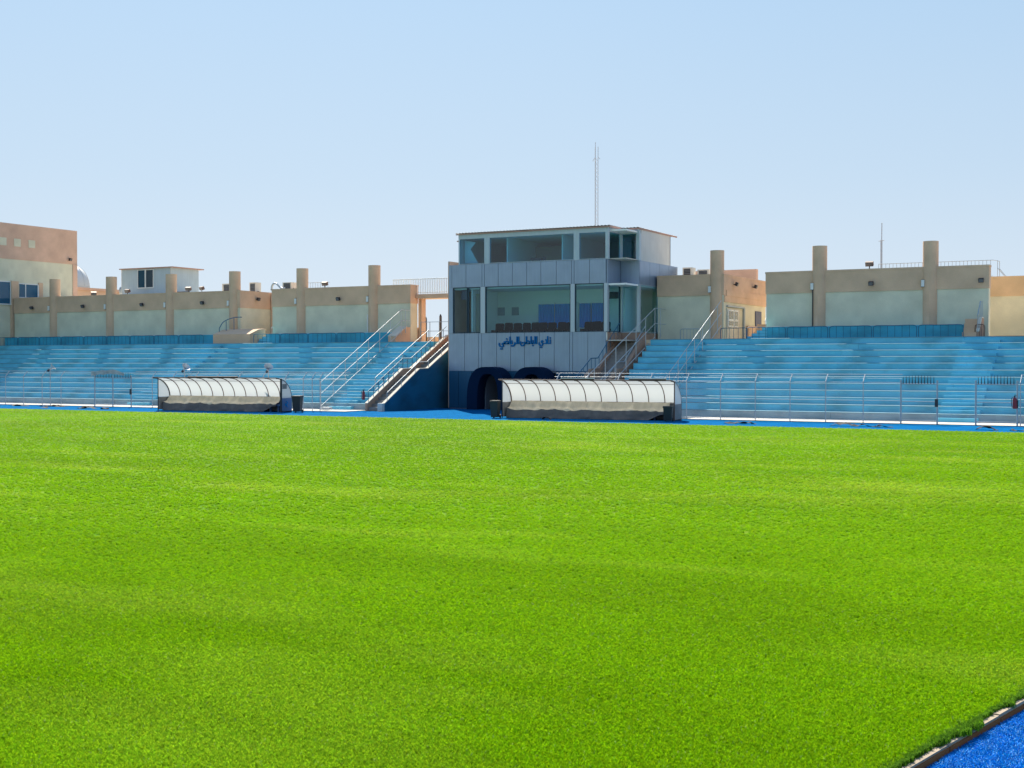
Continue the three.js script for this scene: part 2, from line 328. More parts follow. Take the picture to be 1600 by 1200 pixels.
// ---------------------------------------------------------------- wall buildings behind the terraces
const COLX = i => -80.1 + 6.045 * i;
function wallBlock(name, label, x0, x1, back, cols, floor = 3.9, opts = {}) {
  const t = thing(name, label, 'building');
  const top = 7.93, band = 6.69;
  part('wall', B(x0, x1, floor, band, WALL + .05, back), M.cream, t);
  part('wall_band', B(x0 - .03, x1 + .03, band, top - .1, WALL, back + .03), M.tan, t);
  part('coping', B(x0 - .05, x1 + .05, top - .1, top, WALL - .02, back + .05), M.tan, t);
  part('roof', B(x0 + .2, x1 - .2, top, top + .02, WALL + .3, back - .1), M.roofBounce, t);  // unseen pale slab added on top to bounce sunlight onto nearby walls
  for (const i of cols) {
    const g = new THREE.CylinderGeometry(.41, .41, 9.3 - floor, 28, 1); g.translate(COLX(i), (9.3 + floor) / 2, -(WALL + .2)); part('column', uvm2(g, .41), M.tan, t);
  }
  return t;
}
function uvm2(g, r) { const uv = g.attributes.uv, p = g.attributes.position; for (let i = 0; i < uv.count; i++) uv.setXY(i, uv.getX(i) * 6.283 * r, p.getY(i)); return g; }
wallBlock('wall_building', 'long tan and cream wall with four round columns below the rooftop cabin', -84.5, -61.35, 84, [0, 1, 2, 3]);
wallBlock('wall_building', 'tan and cream wall with two round columns next to the footbridge', -58.44, -46.9, 73.3, [4, 5]);
const wR0 = wallBlock('wall_building', 'narrow tan and cream wall with one round column and a barred door beside the tower', -29.35, -25.25, 80.5, [9]);
const wR1 = wallBlock('wall_building', 'tan and cream wall with two round columns next to the yellow courtyard', -22.69, -10.6, 73.0, [10, 11]);
part('return_wall', B(-22.66, -21.5, 3.9, 6.69, 73.0, 80.6), M.cream, wR1); part('return_band', B(-22.69, -21.5, 6.69, 7.9, 73.04, 80.6), M.tan, wR1);
// the small bay between the first two walls: its back wall, and the far end wall of the big bay
single('bay_wall', [B(-61.2, -58.5, 3.9, 7.85, 75.7, 76.0)], M.tan, 'tan wall closing the small bay between the round columns', 'wall');
{
  const t = thing('courtyard_wall', 'yellow and cream wall at the back of the open courtyard with warm bounced light in its colour', 'wall');
  part('wall', B(-21.4, 14, 4.35, 6.66, 81, 88), M.creamWarmBounce, t); part('wall_band', B(-21.42, 14, 6.66, 7.83, 80.97, 88), M.tanWarmBounce, t); part('plinth', B(-21.42, 14, 3.9, 4.35, 80.96, 88), M.tanWarmBounce, t);  // yellower than the other walls: warm bounced light put into the colour
  const u = thing('bay_end_wall', 'brown wall rising behind the bay with the barred door', 'wall');
  part('wall', B(-31.4, -27.0, 3.9, 9.0, 84, 84.4), M.pink, u);
}
// ledges of shade line and door in the deep bay (on the wall facing the bay)
{
  part('ledge_moulding', B(-25.25, -25.17, 6.66, 7.0, WALL + .4, 80.3), M.tan, wR0); 
  part('ledge_moulding', B(-25.25, -25.19, 6.3, 6.66, WALL + .1, 80.5), M.tan, wR0);
  const d = part('door', B(-25.24, -25.17, TOP, 5.95, 72.9, 75.2), M.cap, wR0, 'cream painted door leaf set with white barred windows');
  const X = -25.16;
  for (const [a, b] of [[72.95, 73.95], [74.05, 74.75]]) {
    part('door_window', B(X, X + .04, 4.85, 5.86, a, b), M.white, d);
    const n = 2, w = (b - a - .08 * (n + 1)) / n;
    for (let i = 0; i < n; i++) { const s = a + .08 + i * (w + .08); part('pane', B(X + .03, X + .05, 5.32, 5.78, s, s + w), M.blind, d); part('pane', B(X + .03, X + .05, 4.93, 5.2, s, s + w), M.blind, d); }
  }
  part('door_frame', [B(-25.24, -25.12, TOP, 6.1, 75.9, 76.05), B(-25.24, -25.12, 6.02, 6.1, 72.9, 75.9)], M.railGrey, wR0);
  part('shaded_doorway', B(-25.24, -25.2, 5.0, 5.95, 78.3, 79.5), M.doorwayShade, wR0, 'dark blue panel painted as the shade in the doorway at the back of the bay');  // doorway whose shade is drawn as a flat dark panel
  part('doorway_sill', B(-25.24, -25.1, TOP, 5.0, 76.6, 80.4), M.tan, wR0);
}
// stair with rail at the back of the bays
function bayStair(name, label, x0, x1, d0, dir) {
  const t = thing(name, label, 'stair');
  const pts = dir > 0 ? [[d0, TOP], [d0 + 1.6, TOP], [d0 + 1.6, TOP + 1.0], [d0 + .9, TOP + 1.0], [d0, TOP + .25]] : [[d0, TOP], [d0, TOP + 1], [d0 + .8, TOP + 1], [d0 + 1.6, TOP]];
  part('stringer', prismX(pts.map(([d, y]) => [d, y]), x0, x0 + .14), M.brown, t);
  part('stringer_cap', [bar([x1, TOP + .27, -d0], [x1, TOP + 1.02, -(d0 + .9)], .16, .05), B(x1 - .08, x1 + .08, TOP + 1.0, TOP + 1.05, d0 + .9, d0 + 1.6)], M.cap, t);
  for (let i = 0; i < 4; i++) part('step', B(x0 - .7, x0, TOP - .01, TOP + .24 * (i + 1), d0 + .3 * i, d0 + .3 * (i + 1)), M.tan, t);
  const top = (d) => TOP + .27 + Math.min(1, (d - d0) / .9) * .75 + .85;
  part('handrail', [rod([x1, top(d0), -d0], [x1, top(d0 + .9), -(d0 + .9)], .03), rod([x1, top(d0 + 1), -(d0 + .9)], [x1, top(d0 + 1), -(d0 + 1.6)], .02)], M.railGrey, t);
  for (const s of [0, .45, .9, 1.25, 1.6]) part('baluster', rod([x1, top(d0 + s) - .9, -(d0 + s)], [x1, top(d0 + s), -(d0 + s)], .015), M.railGrey, t);
}
bayStair('bay_stair', 'small stair with brown stringer and dark rail in the small sunlit bay', -59.4, -59.33, 73.4, 1);
bayStair('bay_stair', 'small stair with white capped stringer and rail behind the bay with the barred door', -23.5, -23.43, 74.6, 1);
bayStair('bay_stair', 'small stair with tan side wall and dark rail beside the yellow courtyard', -10.9, -10.83, 70.4, 1);
{ // curved rail and tan block left of the small bay
  const t = thing('tan_block', 'tan stair block with dark rail at the column foot by the small bay', 'block');
  part('block_wall', prismX([[70.6, TOP], [72.3, TOP], [72.3, 5.15], [71.6, 5.1], [70.6, 4.75]], -62.25, -58.95), M.tan, t);
  part('handrail', tube([[-62.2, 5.2, -71.2], [-61.9, 5.65, -71.3], [-61.2, 5.95, -71.6], [-60.9, 6.0, -72.1]], .03), M.railBlue, t);
  for (const [x, y0, y1, d] of [[-62.2, 4.7, 5.2, 71.2], [-61.7, 4.8, 5.72, 71.35], [-61.2, 4.9, 5.95, 71.6]]) part('baluster', rod([x, y0, -d], [x, y1, -d], .024), M.railBlue, t);
}
{ // footbridge between the wall and the tower
  const t = thing('footbridge', 'tan footbridge with white upright railing between the wall and the tower', 'footbridge');
  part('deck', B(-46.85, -41.35, 7.02, 7.3, 73.0, 74.4), M.tan, t);
  part('pier', B(-46.88, -46.62, 3.9, 7.02, 73.38, 73.9), M.tan, t);
  for (let x = -48.75; x < -41.5; x += .135) part('bar', rod([x, 7.3, -73.2], [x, 8.32, -73.2], .023, 5), M.white, t);
  part('handrail', [rod([-48.8, 8.33, -73.2], [-41.4, 8.33, -73.2], .026), rod([-48.8, 7.42, -73.2], [-41.4, 7.42, -73.2], .02)], M.rail, t);
  const u = thing('ramp_block', 'sunlit tan ramp block with pale coping at the end of the wall by the footbridge', 'block');
  part('block_wall', prismX([[70.7, TOP], [73.6, TOP], [73.6, 5.1], [72.0, 5.1], [70.7, 4.45]], -47.5, -46.92), M.tan, u);
  part('coping', [bar([-47.2, 4.48, -70.7], [-47.2, 5.13, -72.0], .62, .06)], M.cap, u);
  for (const [x, h] of [[-48.35, 1.35], [-47.95, 1.35], [-46.75, 1.5]]) { const g = rod([x, TOP, -76], [x, TOP + h + .35, -76], .09, 8); single('post', [g, rod([x, TOP + h + .35, -76], [x, TOP + h + .5, -76], .09, 8, .03)], M.lampDark, 'dark slender post standing under the footbridge', 'post', 'dark posts under the footbridge'); }
  const w = thing('walkway_railing', 'thin grey railing across the opening under the footbridge', 'railing');
  for (let x = -46.2; x < -41.9; x += .72) part('post', rod([x, TOP, -72.6], [x, TOP + 1.35, -72.6], .022), M.railGrey, w);
  for (const y of [.75, 1.35]) part('rail', rod([-46.2, TOP + y, -72.6], [-41.9, TOP + y, -72.6], .018), M.railGrey, w);
  const lw = thing('low_wall', 'low tan wall under the footbridge', 'wall'); part('wall', B(-50, -41.4, TOP - .01, TOP + .42, 76.4, 76.7), M.tan, lw); part('coping', B(-50, -41.4, TOP + .42, TOP + .46, 76.36, 76.74), M.cap, lw);
}

// ---------------------------------------------------------------- flank stairs beside the tower
function flankStair(x0, x1, label, end, navySide) {
  const t = thing('flank_stair', label, 'stair');
  const f1 = 62.2, l0 = 65.9, l1 = 66.8, y1 = 1.95;
  const steps = [];
  for (let i = 0; i < 11; i++) steps.push([f1 + (l0 - f1) * i / 11, f1 + (l0 - f1) * (i + 1) / 11, y1 * (i + 1) / 11]);
  steps.push([l0, l1, y1]);
  for (let i = 0; i < 12; i++) steps.push([l1 + (end - l1) * i / 12, l1 + (end - l1) * (i + 1) / 12, y1 + (TOP - y1) * (i + 1) / 12]);
  for (const [a, b, y] of steps) part('step', B(x0 + .14, x1 - .14, Math.max(-.05, y - .5), y, a, b + .02), M.panelGrey, t);
  const o = .42, line = [[f1 - .1, .38], [l0 - .05, y1 + o], [l1, y1 + o + .02], [end, TOP + o]];
  const prof = (lo) => [...line, [end, TOP + lo], [l1, y1 + lo], [l0, y1 + lo], [f1 - .1, Math.max(-.05, lo)]];
  for (const [a, b, side] of [[x0 - .02, x0 + .14, 0], [x1 - .14, x1, 1]]) {
    part('parapet', prismX(prof(-.45), a, b), side && navySide ? M.navy : M.brown, t);
    const cap = []; for (let i = 0; i < 3; i++) cap.push(bar([(a + b) / 2, line[i][1] + .02, -line[i][0]], [(a + b) / 2, line[i + 1][1] + .02, -line[i + 1][0]], .2, .045));
    part('coping', cap, navySide ? M.cap : M.brown, t);
    const h = side ? .42 : .62, X = (a + b) / 2, yAt = d => { for (let i = 0; i < 3; i++) if (d <= line[i + 1][0] + 1e-6) return line[i][1] + (line[i + 1][1] - line[i][1]) * (d - line[i][0]) / (line[i + 1][0] - line[i][0]); return TOP + o; };
    const mat = side ? M.railGrey : M.railBlue, st = f1 + (side ? .3 : .1), nodes = [st, l0, l1, end - .1];
    const hr = []; for (let i = 0; i < 3; i++) hr.push(rod([X, yAt(nodes[i]) + h, -nodes[i]], [X, yAt(nodes[i + 1]) + h, -nodes[i + 1]], .026));
    part('handrail', hr, mat, t);
    const gap = side ? 1.5 : .52; for (let d = st; d < end; d += gap) part('baluster', rod([X, yAt(d), -d], [X, yAt(d) + h, -d], .02), mat, t);
  }
  part('side_wall', prismX([[f1 - .05, -.1], [f1 - .05, .0], [l0, y1 - .03], [l1, y1 - .03], [end, TOP - .03], [end, -.1]].map(([d, y]) => [d, Math.max(-.1, y)]), x1 - .13, x1 + .01), navySide ? M.navy : M.brown, t, navySide ? 'deep navy painted flank of the stair' : undefined);
  part('side_wall', prismX([[f1 - .05, -.1], [f1 - .05, .0], [l0, y1 - .03], [l1, y1 - .03], [end, TOP - .03], [end, -.1]], x0 - .01, x0 + .13), M.brown, t);
  if (navySide) part('front_pier', B(x1 - .3, x1 + .02, -.05, .42, f1 - .35, f1 - .1), M.whiteWall, t);
}
flankStair(-43.3, -42.0, 'straight stair with brown parapets and navy flank between the long terrace and the tower', 71.1, true);
flankStair(-30.75, -29.0, 'straight stair with brown parapets at the glass corner of the tower', 69.9, false);
struct('landing', B(-29.0, -28.7, 3.6, TOP - .008, 69.7, 71.7), M.floorTan);

// white pipe rails down the terraces
function pipeRail(x, label, d0, d1, yb, slope, heights, gap, flatTo, group) {
  const t = thing('handrail', label, 'handrail', [0, 0, 0], 0, group), y = d => yb + Math.max(0, d - d0) * slope;
  for (let d = d0; d < d1 + .01; d += gap) part('post', rod([x, y(d) - .15, -d], [x, y(d) + heights[heights.length - 1], -d], .02), M.rail, t);
  for (const h of heights) { part('rail', rod([x, y(d0) + h, -d0], [x, y(d1) + h, -d1], .02), M.rail, t); if (flatTo) part('rail', rod([x, y(d1) + h, -d1], [x, y(d1) + h, -flatTo], .02), M.rail, t); }
  if (flatTo) part('post', rod([x, y(d1), -(d1 + flatTo) / 2], [x, y(d1) + heights[heights.length - 1], -(d1 + flatTo) / 2], .024), M.rail, t);
  part('base_rail', rod([x, y(d0) + .06, -d0], [x, y(d1) + .06, -d1], .022), M.rail, t);
}
pipeRail(-46.8, 'white pipe handrail climbing the terrace steps towards the footbridge', 62.5, 71.2, .1, .53, [.8, 1.5], 1.24, 72.2);
pipeRail(-44.2, 'white pipe handrail climbing beside the brown stair parapet', 64.4, 70.4, 1.05, .5, [.8], 3.0);
pipeRail(-28.78, 'white pipe handrail climbing between the tower stair and the terrace', 60.8, 70.6, .06, .42, [.85, 1.75], 1.4, 72.3);
pipeRail(-25.2, 'white pipe handrail climbing the terrace towards the barred door', 62.6, 71.9, .1, .51, [.8, 1.5], 1.24);
console.log('terraces done');

// ---------------------------------------------------------------- the tower
{
  const T = thing('tower', 'three storey grey clad grandstand tower with glazed lounge and white glass box on top', 'building');
  const XL = -41.3, XR = -30.72, XO = -29.5, F = 68.1, F2 = 70, BK = 76.1, SILL = 4.54, BB = 7.32, BT = 8.7;
  // lower storey with two door openings
  const op = [[-38.75, -37.35], [-36.15, -34.0]];
  part('base_wall', [B(XL, op[0][0], -.1, 4.0, F + .06, BK), B(op[0][1], op[1][0], -.1, 4.0, F + .06, BK), B(op[1][1], XR, -.1, 4.0, F + .06, BK), B(op[0][0], op[0][1], 2.15, 4.0, F + .06, BK), B(op[1][0], op[1][1], 2.15, 4.0, F + .06, BK), B(XR, XO, -.1, 4.0, F2 + .04, BK)], M.cladBack, T);
  part('corridor_wall', B(op[0][0] + .35, op[0][1], -.05, 2.15, 70.6, 70.7), M.teal, T, 'teal wall inside the players tunnel');
  part('corridor_wall', B(op[1][0], op[1][1], -.05, 2.15, 71.6, 71.7), M.navy, T);
  const pan = (x0, x1, y0, y1, d, mat = M.clad) => part('cladding_panel', B(x0 + .012, x1 - .012, y0 + .008, y1 - .008, d, d + .05), mat, T);
  const jl = [-41.3, -40.19, -39.21, -38.98, -37.95, -37.0, -36.06, -35.06, -34.09, -33.09, -32.89, -31.92, -30.78];
  for (let i = 0; i < jl.length - 1; i++) pan(jl[i], jl[i + 1], 2.25, SILL, F);
  for (const [a, b] of [[-41.3, -40.62], [-40.62, -39.7], [-39.7, -38.8], [-37.3, -36.2], [-33.95, -32.9], [-32.9, -31.9], [-31.9, -30.78]]) pan(a, b, 0, 2.25, F, M.cladLow);
  const jb = [-41.3, -41.08, -40.08, -38.96, -38.79, -37.84, -36.88, -35.91, -34.97, -33.96, -32.97, -32.8, -31.82, -30.78];
  part('band_wall', [B(XL, XR - .02, BB, BT, F + .06, BK), B(XR - .02, XO - .06, BB, BT, F2 + .06, BK)], M.cladBack, T);
  for (let i = 0; i < jb.length - 1; i++) pan(jb[i], jb[i + 1], BB, BT, F);
  const side = (x, d0, d1, y0, y1, mat = M.clad) => part('cladding_panel', B(x - .05, x, y0 + .008, y1 - .008, d0 + .01, d1 - .01), mat, T);
  side(XR + .03, F + .06, F2 + .0, BB, BT); pan(XR + .04, XO, BB, BT, F2);
  for (let i = 0; i < 4; i++) side(XO, F2 + .06 + i * 1.5, F2 + .06 + (i + 1) * 1.5, BB, BT);
  // brown stair wall under the set back glass
  part('stair_wall', [B(XR + .03, XO + .02, 0, SILL - .04, F2 - .02, F2 + .04), B(XO - .05, XO + .03, 0, SILL - .06, F2 + .04, BK)], M.brown, T, 'brown plastered wall under the set back glazing');
  part('stair_wall', B(XR, XR + .03, 0, SILL - .04, F + .06, F2), M.brown, T);
  part('left_wall', [B(XL - .12, XL - .01, 0, 8.95, F + .12, BK)], M.pink, T, 'tan plastered left side of the tower');
  // lounge: floor, ceiling, back wall
  const room = 71.6;
  part('lounge_floor', B(XL, XO - .06, 4.0, 4.06, F + .1, BK), M.roomFloor, T); part('lounge_sill', [B(XL, XR, 4.06, SILL - .03, F + .06, F + .16)], M.roomWall, T);
  part('lounge_ceiling', B(XL + .05, XO - .08, BB - .12, BB - .02, F + .12, BK), M.roomCeil, T);
  const bw = part('lounge_back_wall', B(XL, -31.1, 4.06, BB - .12, room, room + .1), M.roomWall, T, 'pale back wall of the lounge');
  for (const x of [-39.55, -38.55]) { part('vent_window', B(x - .24, x + .24, 5.72, 6.22, room - .05, room), M.railGrey, bw); }
  for (const [a, b] of [[-36.85, -35.8], [-35.72, -34.75], [-34.1, -33.3], [-33.22, -32.2]]) part('curtain', curtainGeo(a, b, 4.9, 6.35, room - .12), M.curtain, bw, 'bright blue curtain');
  for (const [a, b] of [[-35.8, -35.72], [-34.7, -34.2]]) part('window_frame', B(a, b, 4.8, 6.45, room - .06, room), M.white, bw);
  part('side_room_wall', [B(-31.2, -31.1, 4.06, BB - .12, room + .1, 75.95), B(-31.1, XO - .1, 4.06, BB - .12, 75.9, 76)], M.roomWall, T);
  part('side_room_vent', B(-31.1, -31.04, 5.75, 6.2, 73.4, 74.0), M.railGrey, T);
  part('partition', B(-39.9, -39.82, 4.06, BB - .12, F + .35, room), M.roomWall, T);
  part('lounge_door', B(-39.78, -39.05, 4.06, 6.95, F + .7, F + .78), M.wood, T, 'tan wooden door behind the narrow pane');
  part('air_conditioner', [B(-31.9, -31.2, 6.55, 6.95, 70.6, 70.85)], M.lampDark, T);
  part('roller_blind', B(-40.7, -40.3, 6.6, 7.2, F + .5, F + .55), M.blind, T);
  // lounge glazing: each opening a window with its pane
  function win(x0, x1, y0, y1, d, glass, fw = .05, fm = M.alu) {
    const w = part('window', [B(x0, x0 + fw, y0, y1, d - .02, d + .08), B(x1 - fw, x1, y0, y1, d - .02, d + .08), B(x0 + fw, x1 - fw, y1 - fw, y1, d - .02, d + .08), B(x0 + fw, x1 - fw, y0, y0 + fw, d - .02, d + .08)], fm, T);
    const g = new THREE.PlaneGeometry(x1 - x0 - 2 * fw, y1 - y0 - 2 * fw); g.translate((x0 + x1) / 2, (y0 + y1) / 2, -(d + .03)); part('pane', g, glass, w);
  }
  function winSide(X, d0, d1, y0, y1, glass, fw = .05, fm = M.alu) {
    const w = part('window', [B(X - .08, X + .02, y0, y1, d0, d0 + fw), B(X - .08, X + .02, y0, y1, d1 - fw, d1), B(X - .08, X + .02, y1 - fw, y1, d0 + fw, d1 - fw), B(X - .08, X + .02, y0, y0 + fw, d0 + fw, d1 - fw)], fm, T);
    const g = new THREE.PlaneGeometry(d1 - d0 - 2 * fw, y1 - y0 - 2 * fw); g.rotateY(Math.PI / 2).translate(X - .03, (y0 + y1) / 2, -(d0 + d1) / 2); part('pane', g, glass, w);
  }
  win(-41.0, -39.97, SILL, BB, F, M.glass, .05, M.aluDark); win(-39.93, -39.06, SILL, BB, F, M.glass, .05, M.aluDark);
  win(-38.72, -33.03, SILL, BB, F, M.glass, .04, M.aluDark); win(-32.74, -30.9, SILL, BB, F, M.glass, .04, M.aluDark);
  for (const [a, b, w] of [[XL, -41.0, 0], [-39.06, -38.72, 1], [-33.03, -32.74, 1], [-30.9, -30.66, 1]]) part('pillar', B(a + .01, b - .01, SILL, BB, F - (w ? .03 : 0), F + .22), w ? M.alu : M.clad, T);
  winSide(XR + .02, F + .24, F2 - .04, SILL, BB, M.glass, .04, M.aluDark); win(XR + .1, XO - .12, SILL - .02, BB, F2, M.glass, .05, M.alu);
  winSide(XO, F2 + .12, F2 + 2.9, SILL - .04, BB, M.glass, .04, M.alu); winSide(XO, F2 + 2.95, BK - .2, SILL - .04, BB, M.glass, .04, M.alu);
  part('pillar', B(XO - .12, XO + .02, SILL, BB, F2 - .02, F2 + .12), M.alu, T);
  // upper glass box
  const GT = 10.28, bxL = -40.62;
  win(bxL + .06, -38.79, BT + .02, GT, F + .05, M.glassDark, .03, M.boxFrame); win(-38.48, -32.82, BT + .02, GT, F + .05, M.glassDark, .03, M.boxFrame); win(-32.52, -30.8, BT + .02, GT, F + .05, M.glassDark, .03, M.boxFrame);
  part('corner_post', [B(bxL, bxL + .06, BT, GT, F + .03, F + .2), B(-38.79, -38.48, BT, GT, F + .03, F + .25), B(-32.82, -32.52, BT, GT, F + .03, F + .25), B(-30.8, -30.64, BT, GT, F + .03, F + .2), B(XR + .0, XR + .1, BT, GT, F2 - .06, F2 + .06), B(XO - .2, XO - .02, BT, GT, F2 + .02, F2 + .3)], M.boxFrame, T);
  winSide(-30.68, F + .2, F2 - .06, BT + .02, GT, M.glassDark, .03, M.boxFrame); win(XR + .1, XO - .2, BT + .02, GT, F2 + .03, M.glassDark, .03, M.boxFrame);
  part('header', [B(bxL, -30.64, GT, 10.5, F + .02, F + .2), B(-30.8, -30.64, GT, 10.5, F + .2, F2 + .1), B(-30.64, XO - .02, GT, 10.5, F2 + .0, F2 + .2)], M.boxFrame, T);
  part('box_wall', [B(XO - .12, XO - .02, BT, 10.5, F2 + .3, 74.9), B(bxL, XO - .02, BT, 10.5, 74.8, 74.9), B(bxL, bxL + .1, BT, 10.5, F + .2, 74.8)], M.whiteWall, T, 'plain white side wall of the box on top');
  part('box_floor', B(bxL + .1, XO - .14, BT, BT + .05, F + .3, 74.8), M.roomFloor, T);
  part('box_ceiling', B(bxL + .1, XO - .14, 10.3, 10.4, F + .3, 74.8), M.roomCeil, T);
  part('box_partition', [B(-37.7, -37.62, BT + .05, 10.3, F + .8, 74.7), B(-34.0, -33.92, BT + .05, 10.3, F + .8, 74.7)], M.roomWall, T);
  part('box_back_panel', B(-37.6, -34.0, BT + .05, 10.0, 72.5, 72.6), M.wood, T);
  part('light_panel', [new THREE.ShapeGeometry(new THREE.Shape([[0, 0], [.95, 0], [.42, .85], [.8, 1.25], [0, 1.4]].map(p => new THREE.Vector2(...p)))).translate(bxL + .15, BT + .12, -(F + .5))], M.white, T, 'pale torn sheet hanging behind the corner pane');
  part('desk', [B(-35.9, -35.2, BT + .05, BT + .28, F + .5, F + .8), B(-35.1, -34.95, BT + .05, BT + .34, F + .5, F + .6)], M.lampDark, T);
  // corrugated roof following the stepped plan
  function corr(x0, x1, d0, d1, y) {
    const n = Math.round((x1 - x0) / .11), w = (x1 - x0) / n, pos = [], idx = [];
    for (let i = 0; i <= n; i++) { const yy = y + (i % 2 ? .035 : 0); pos.push(x0 + i * w, yy, -d0, x0 + i * w, yy - .02, -d1); if (i < n) { const a = 2 * i; idx.push(a, a + 2, a + 1, a + 1, a + 2, a + 3); } }
    const g = new THREE.BufferGeometry(); g.setAttribute('position', new THREE.Float32BufferAttribute(pos, 3)); g.setIndex(idx); const h = g.toNonIndexed(); h.computeVertexNormals(); return uvm(h);
  }
  const rf = part('roof', [corr(bxL - .15, -30.55, F - .12, 75.9, 10.6), corr(-30.55, XO + .04, F2 - .14, 75.9, 10.6)], M.roofSheet, T, 'corrugated sheet roof');
  part('roof_edge', [B(bxL - .13, -30.57, 10.5, 10.565, F - .08, F - .02), B(-30.57, -30.52, 10.5, 10.6, F - .08, F2 - .1), B(-30.52, XO + .02, 10.5, 10.565, F2 - .1, F2 - .05), B(XO - .02, XO + .03, 10.5, 10.585, F2 - .05, 75.9)], M.roofEdge, rf);
  part('roof_deck', [B(bxL, -30.64, 10.5, 10.55, F - .02, 75.2), B(-30.64, XO - .02, 10.5, 10.55, F2, 75.2)], M.whiteWall, rf);
  // lower lean-to on the left
  part('annex', B(-41.1, -40.65, BT, 10.25, 69.6, 73), M.whiteWall, T); part('annex_roof', B(-41.5, -40.64, 10.25, 10.32, 69.4, 73.2), M.roofEdge, T);
  part('parapet_corner', B(XL - .3, XL - .12, 3.9, 8.95, F + 1.2, BK), M.pink, T);
  function curtainGeo(a, b, y0, y1, d) { const g = new THREE.PlaneGeometry(b - a, y1 - y0, 24, 1), p = g.attributes.position; for (let i = 0; i < p.count; i++) p.setZ(i, .05 * Math.sin(p.getX(i) * 34)); g.translate((a + b) / 2, (y0 + y1) / 2, -d); g.computeVertexNormals(); return g; }
  // tunnel awnings
  for (const [cx, hw, lab] of [[-38.05, 1.34, 'dark navy arched tunnel awning over the open doorway'], [-35.1, 1.32, 'dark navy arched tunnel awning half hidden behind the dugout']]) {
    const a = thing('tunnel_awning', lab, 'awning');
    const out = [], n = 22, H = 2.5, prof = (t, w, h) => { const c = Math.cos(t), s = Math.sin(t); return [Math.sign(c) * Math.pow(Math.abs(c), .72) * w, h * Math.pow(Math.max(0, s), .62)]; };
    const ring = (w, h, d) => { const r = []; for (let i = 0; i <= n; i++) { const [x, y] = prof(Math.PI * i / n, w, h); r.push([cx + x, i === 0 || i === n ? -.04 : y, -d]); } return r; };
    const strip = (r1, r2) => { const pos = [], idx = []; for (let i = 0; i <= n; i++) { pos.push(...r1[i], ...r2[i]); if (i < n) { const k = 2 * i; idx.push(k, k + 1, k + 2, k + 1, k + 3, k + 2); } } const g = new THREE.BufferGeometry(); g.setAttribute('position', new THREE.Float32BufferAttribute(pos, 3)); g.setIndex(idx); g.computeVertexNormals(); return uvm(g); };
    const o1 = ring(hw, H, 67.0), o2 = ring(hw, H, 68.08), i1 = ring(hw - .62, H - .42, 67.15), i2 = ring(hw - .62, H - .42, 68.08);
    part('outer_skin', strip(o1, o2), M.awning, a); part('inner_skin', strip(i1, i2), M.awning, a); part('front_lip', strip(o1, i1), M.awning, a);
  }
}
// lettering in Arabic over the tunnel, built of raised strokes
{
  const s = thing('wall_lettering', 'raised blue Arabic lettering on the grey cladding below the lounge windows', 'lettering');
  const K = .40, X0 = -34.30, Y0 = 3.88, D = 68.1, TH = .058;
  const stroke = (pts, ox) => { const gs = []; for (let i = 0; i < pts.length; i++) { const [x, y] = pts[i]; const P = [X0 + (ox + x) * K, Y0 + y * K]; gs.push(new THREE.CylinderGeometry(TH / 1.0 * .62, TH * .62, .07, 10).rotateX(Math.PI / 2).translate(P[0], P[1], -D + .035)); if (i) { const [a, b] = pts[i - 1], Q = [X0 + (ox + a) * K, Y0 + b * K], dx = P[0] - Q[0], dy = P[1] - Q[1], L = Math.hypot(dx, dy); gs.push(new THREE.BoxGeometry(L, TH * 1.24, .068).rotateZ(Math.atan2(dy, dx)).translate((P[0] + Q[0]) / 2, (P[1] + Q[1]) / 2, -D + .034)); } } return gs; };
  const dot = (x, y, ox) => new THREE.BoxGeometry(.075, .075, .066).rotateZ(Math.PI / 4).translate(X0 + (ox + x) * K, Y0 + y * K, -D + .033);
  const word = (ox, strokes, dots) => { for (const p of strokes) part('letter', stroke(p, ox), M.sign, s); for (const [x, y] of dots) part('letter_dot', dot(x, y, ox), M.sign, s); };
  word(-.1, [[[0, .5], [0, 0], [-.42, 0], [-.42, 1]], [[-.72, .55], [-.58, .28], [-.66, 0], [-.95, 0]], [[-1.2, .3], [-1.32, .42], [-1.46, .3], [-1.34, .1], [-1.22, -.06], [-1.34, -.28], [-1.62, -.3], [-1.82, -.12], [-1.82, .1]]], [[0, .8], [-1.42, -.56], [-1.62, -.56]]);
  word(-2.35, [[[0, 1], [0, 0]], [[-.28, 1], [-.28, 0], [-.62, 0], [-.62, .42]], [[-.62, 0], [-.92, 0], [-.92, 1]], [[-1.22, 0], [-1.22, .28], [-1.42, .42], [-1.66, .3], [-1.7, 0], [-1.22, 0]], [[-1.7, 0], [-1.7, 1]], [[-1.7, 0], [-1.98, .02], [-2.02, .2], [-2.04, -.12], [-2.2, -.32], [-2.48, -.32], [-2.66, -.12], [-2.66, .26]]], [[-.62, -.3], [-2.34, .14]]);
  word(-5.35, [[[0, 1], [0, 0]], [[-.28, 1], [-.28, 0], [-.58, .0], [-.66, .14], [-.7, -.14], [-.9, -.36]], [[-1.15, .42], [-1.15, 0], [-1.46, 0], [-1.46, 1]], [[-1.76, 0], [-1.76, .26], [-1.98, .42], [-2.24, .3], [-2.28, 0], [-1.76, 0]], [[-2.28, 0], [-2.42, 0], [-2.42, .3]], [[-2.42, 0], [-2.68, .08], [-2.82, -.04], [-2.62, -.2], [-2.6, -.38], [-2.82, -.48], [-3.12, -.42], [-3.3, -.18], [-3.3, .06]]], [[-1.06, -.32], [-1.26, -.32], [-2.02, .72], [-2.8, -.76], [-3.02, -.76]]);
}
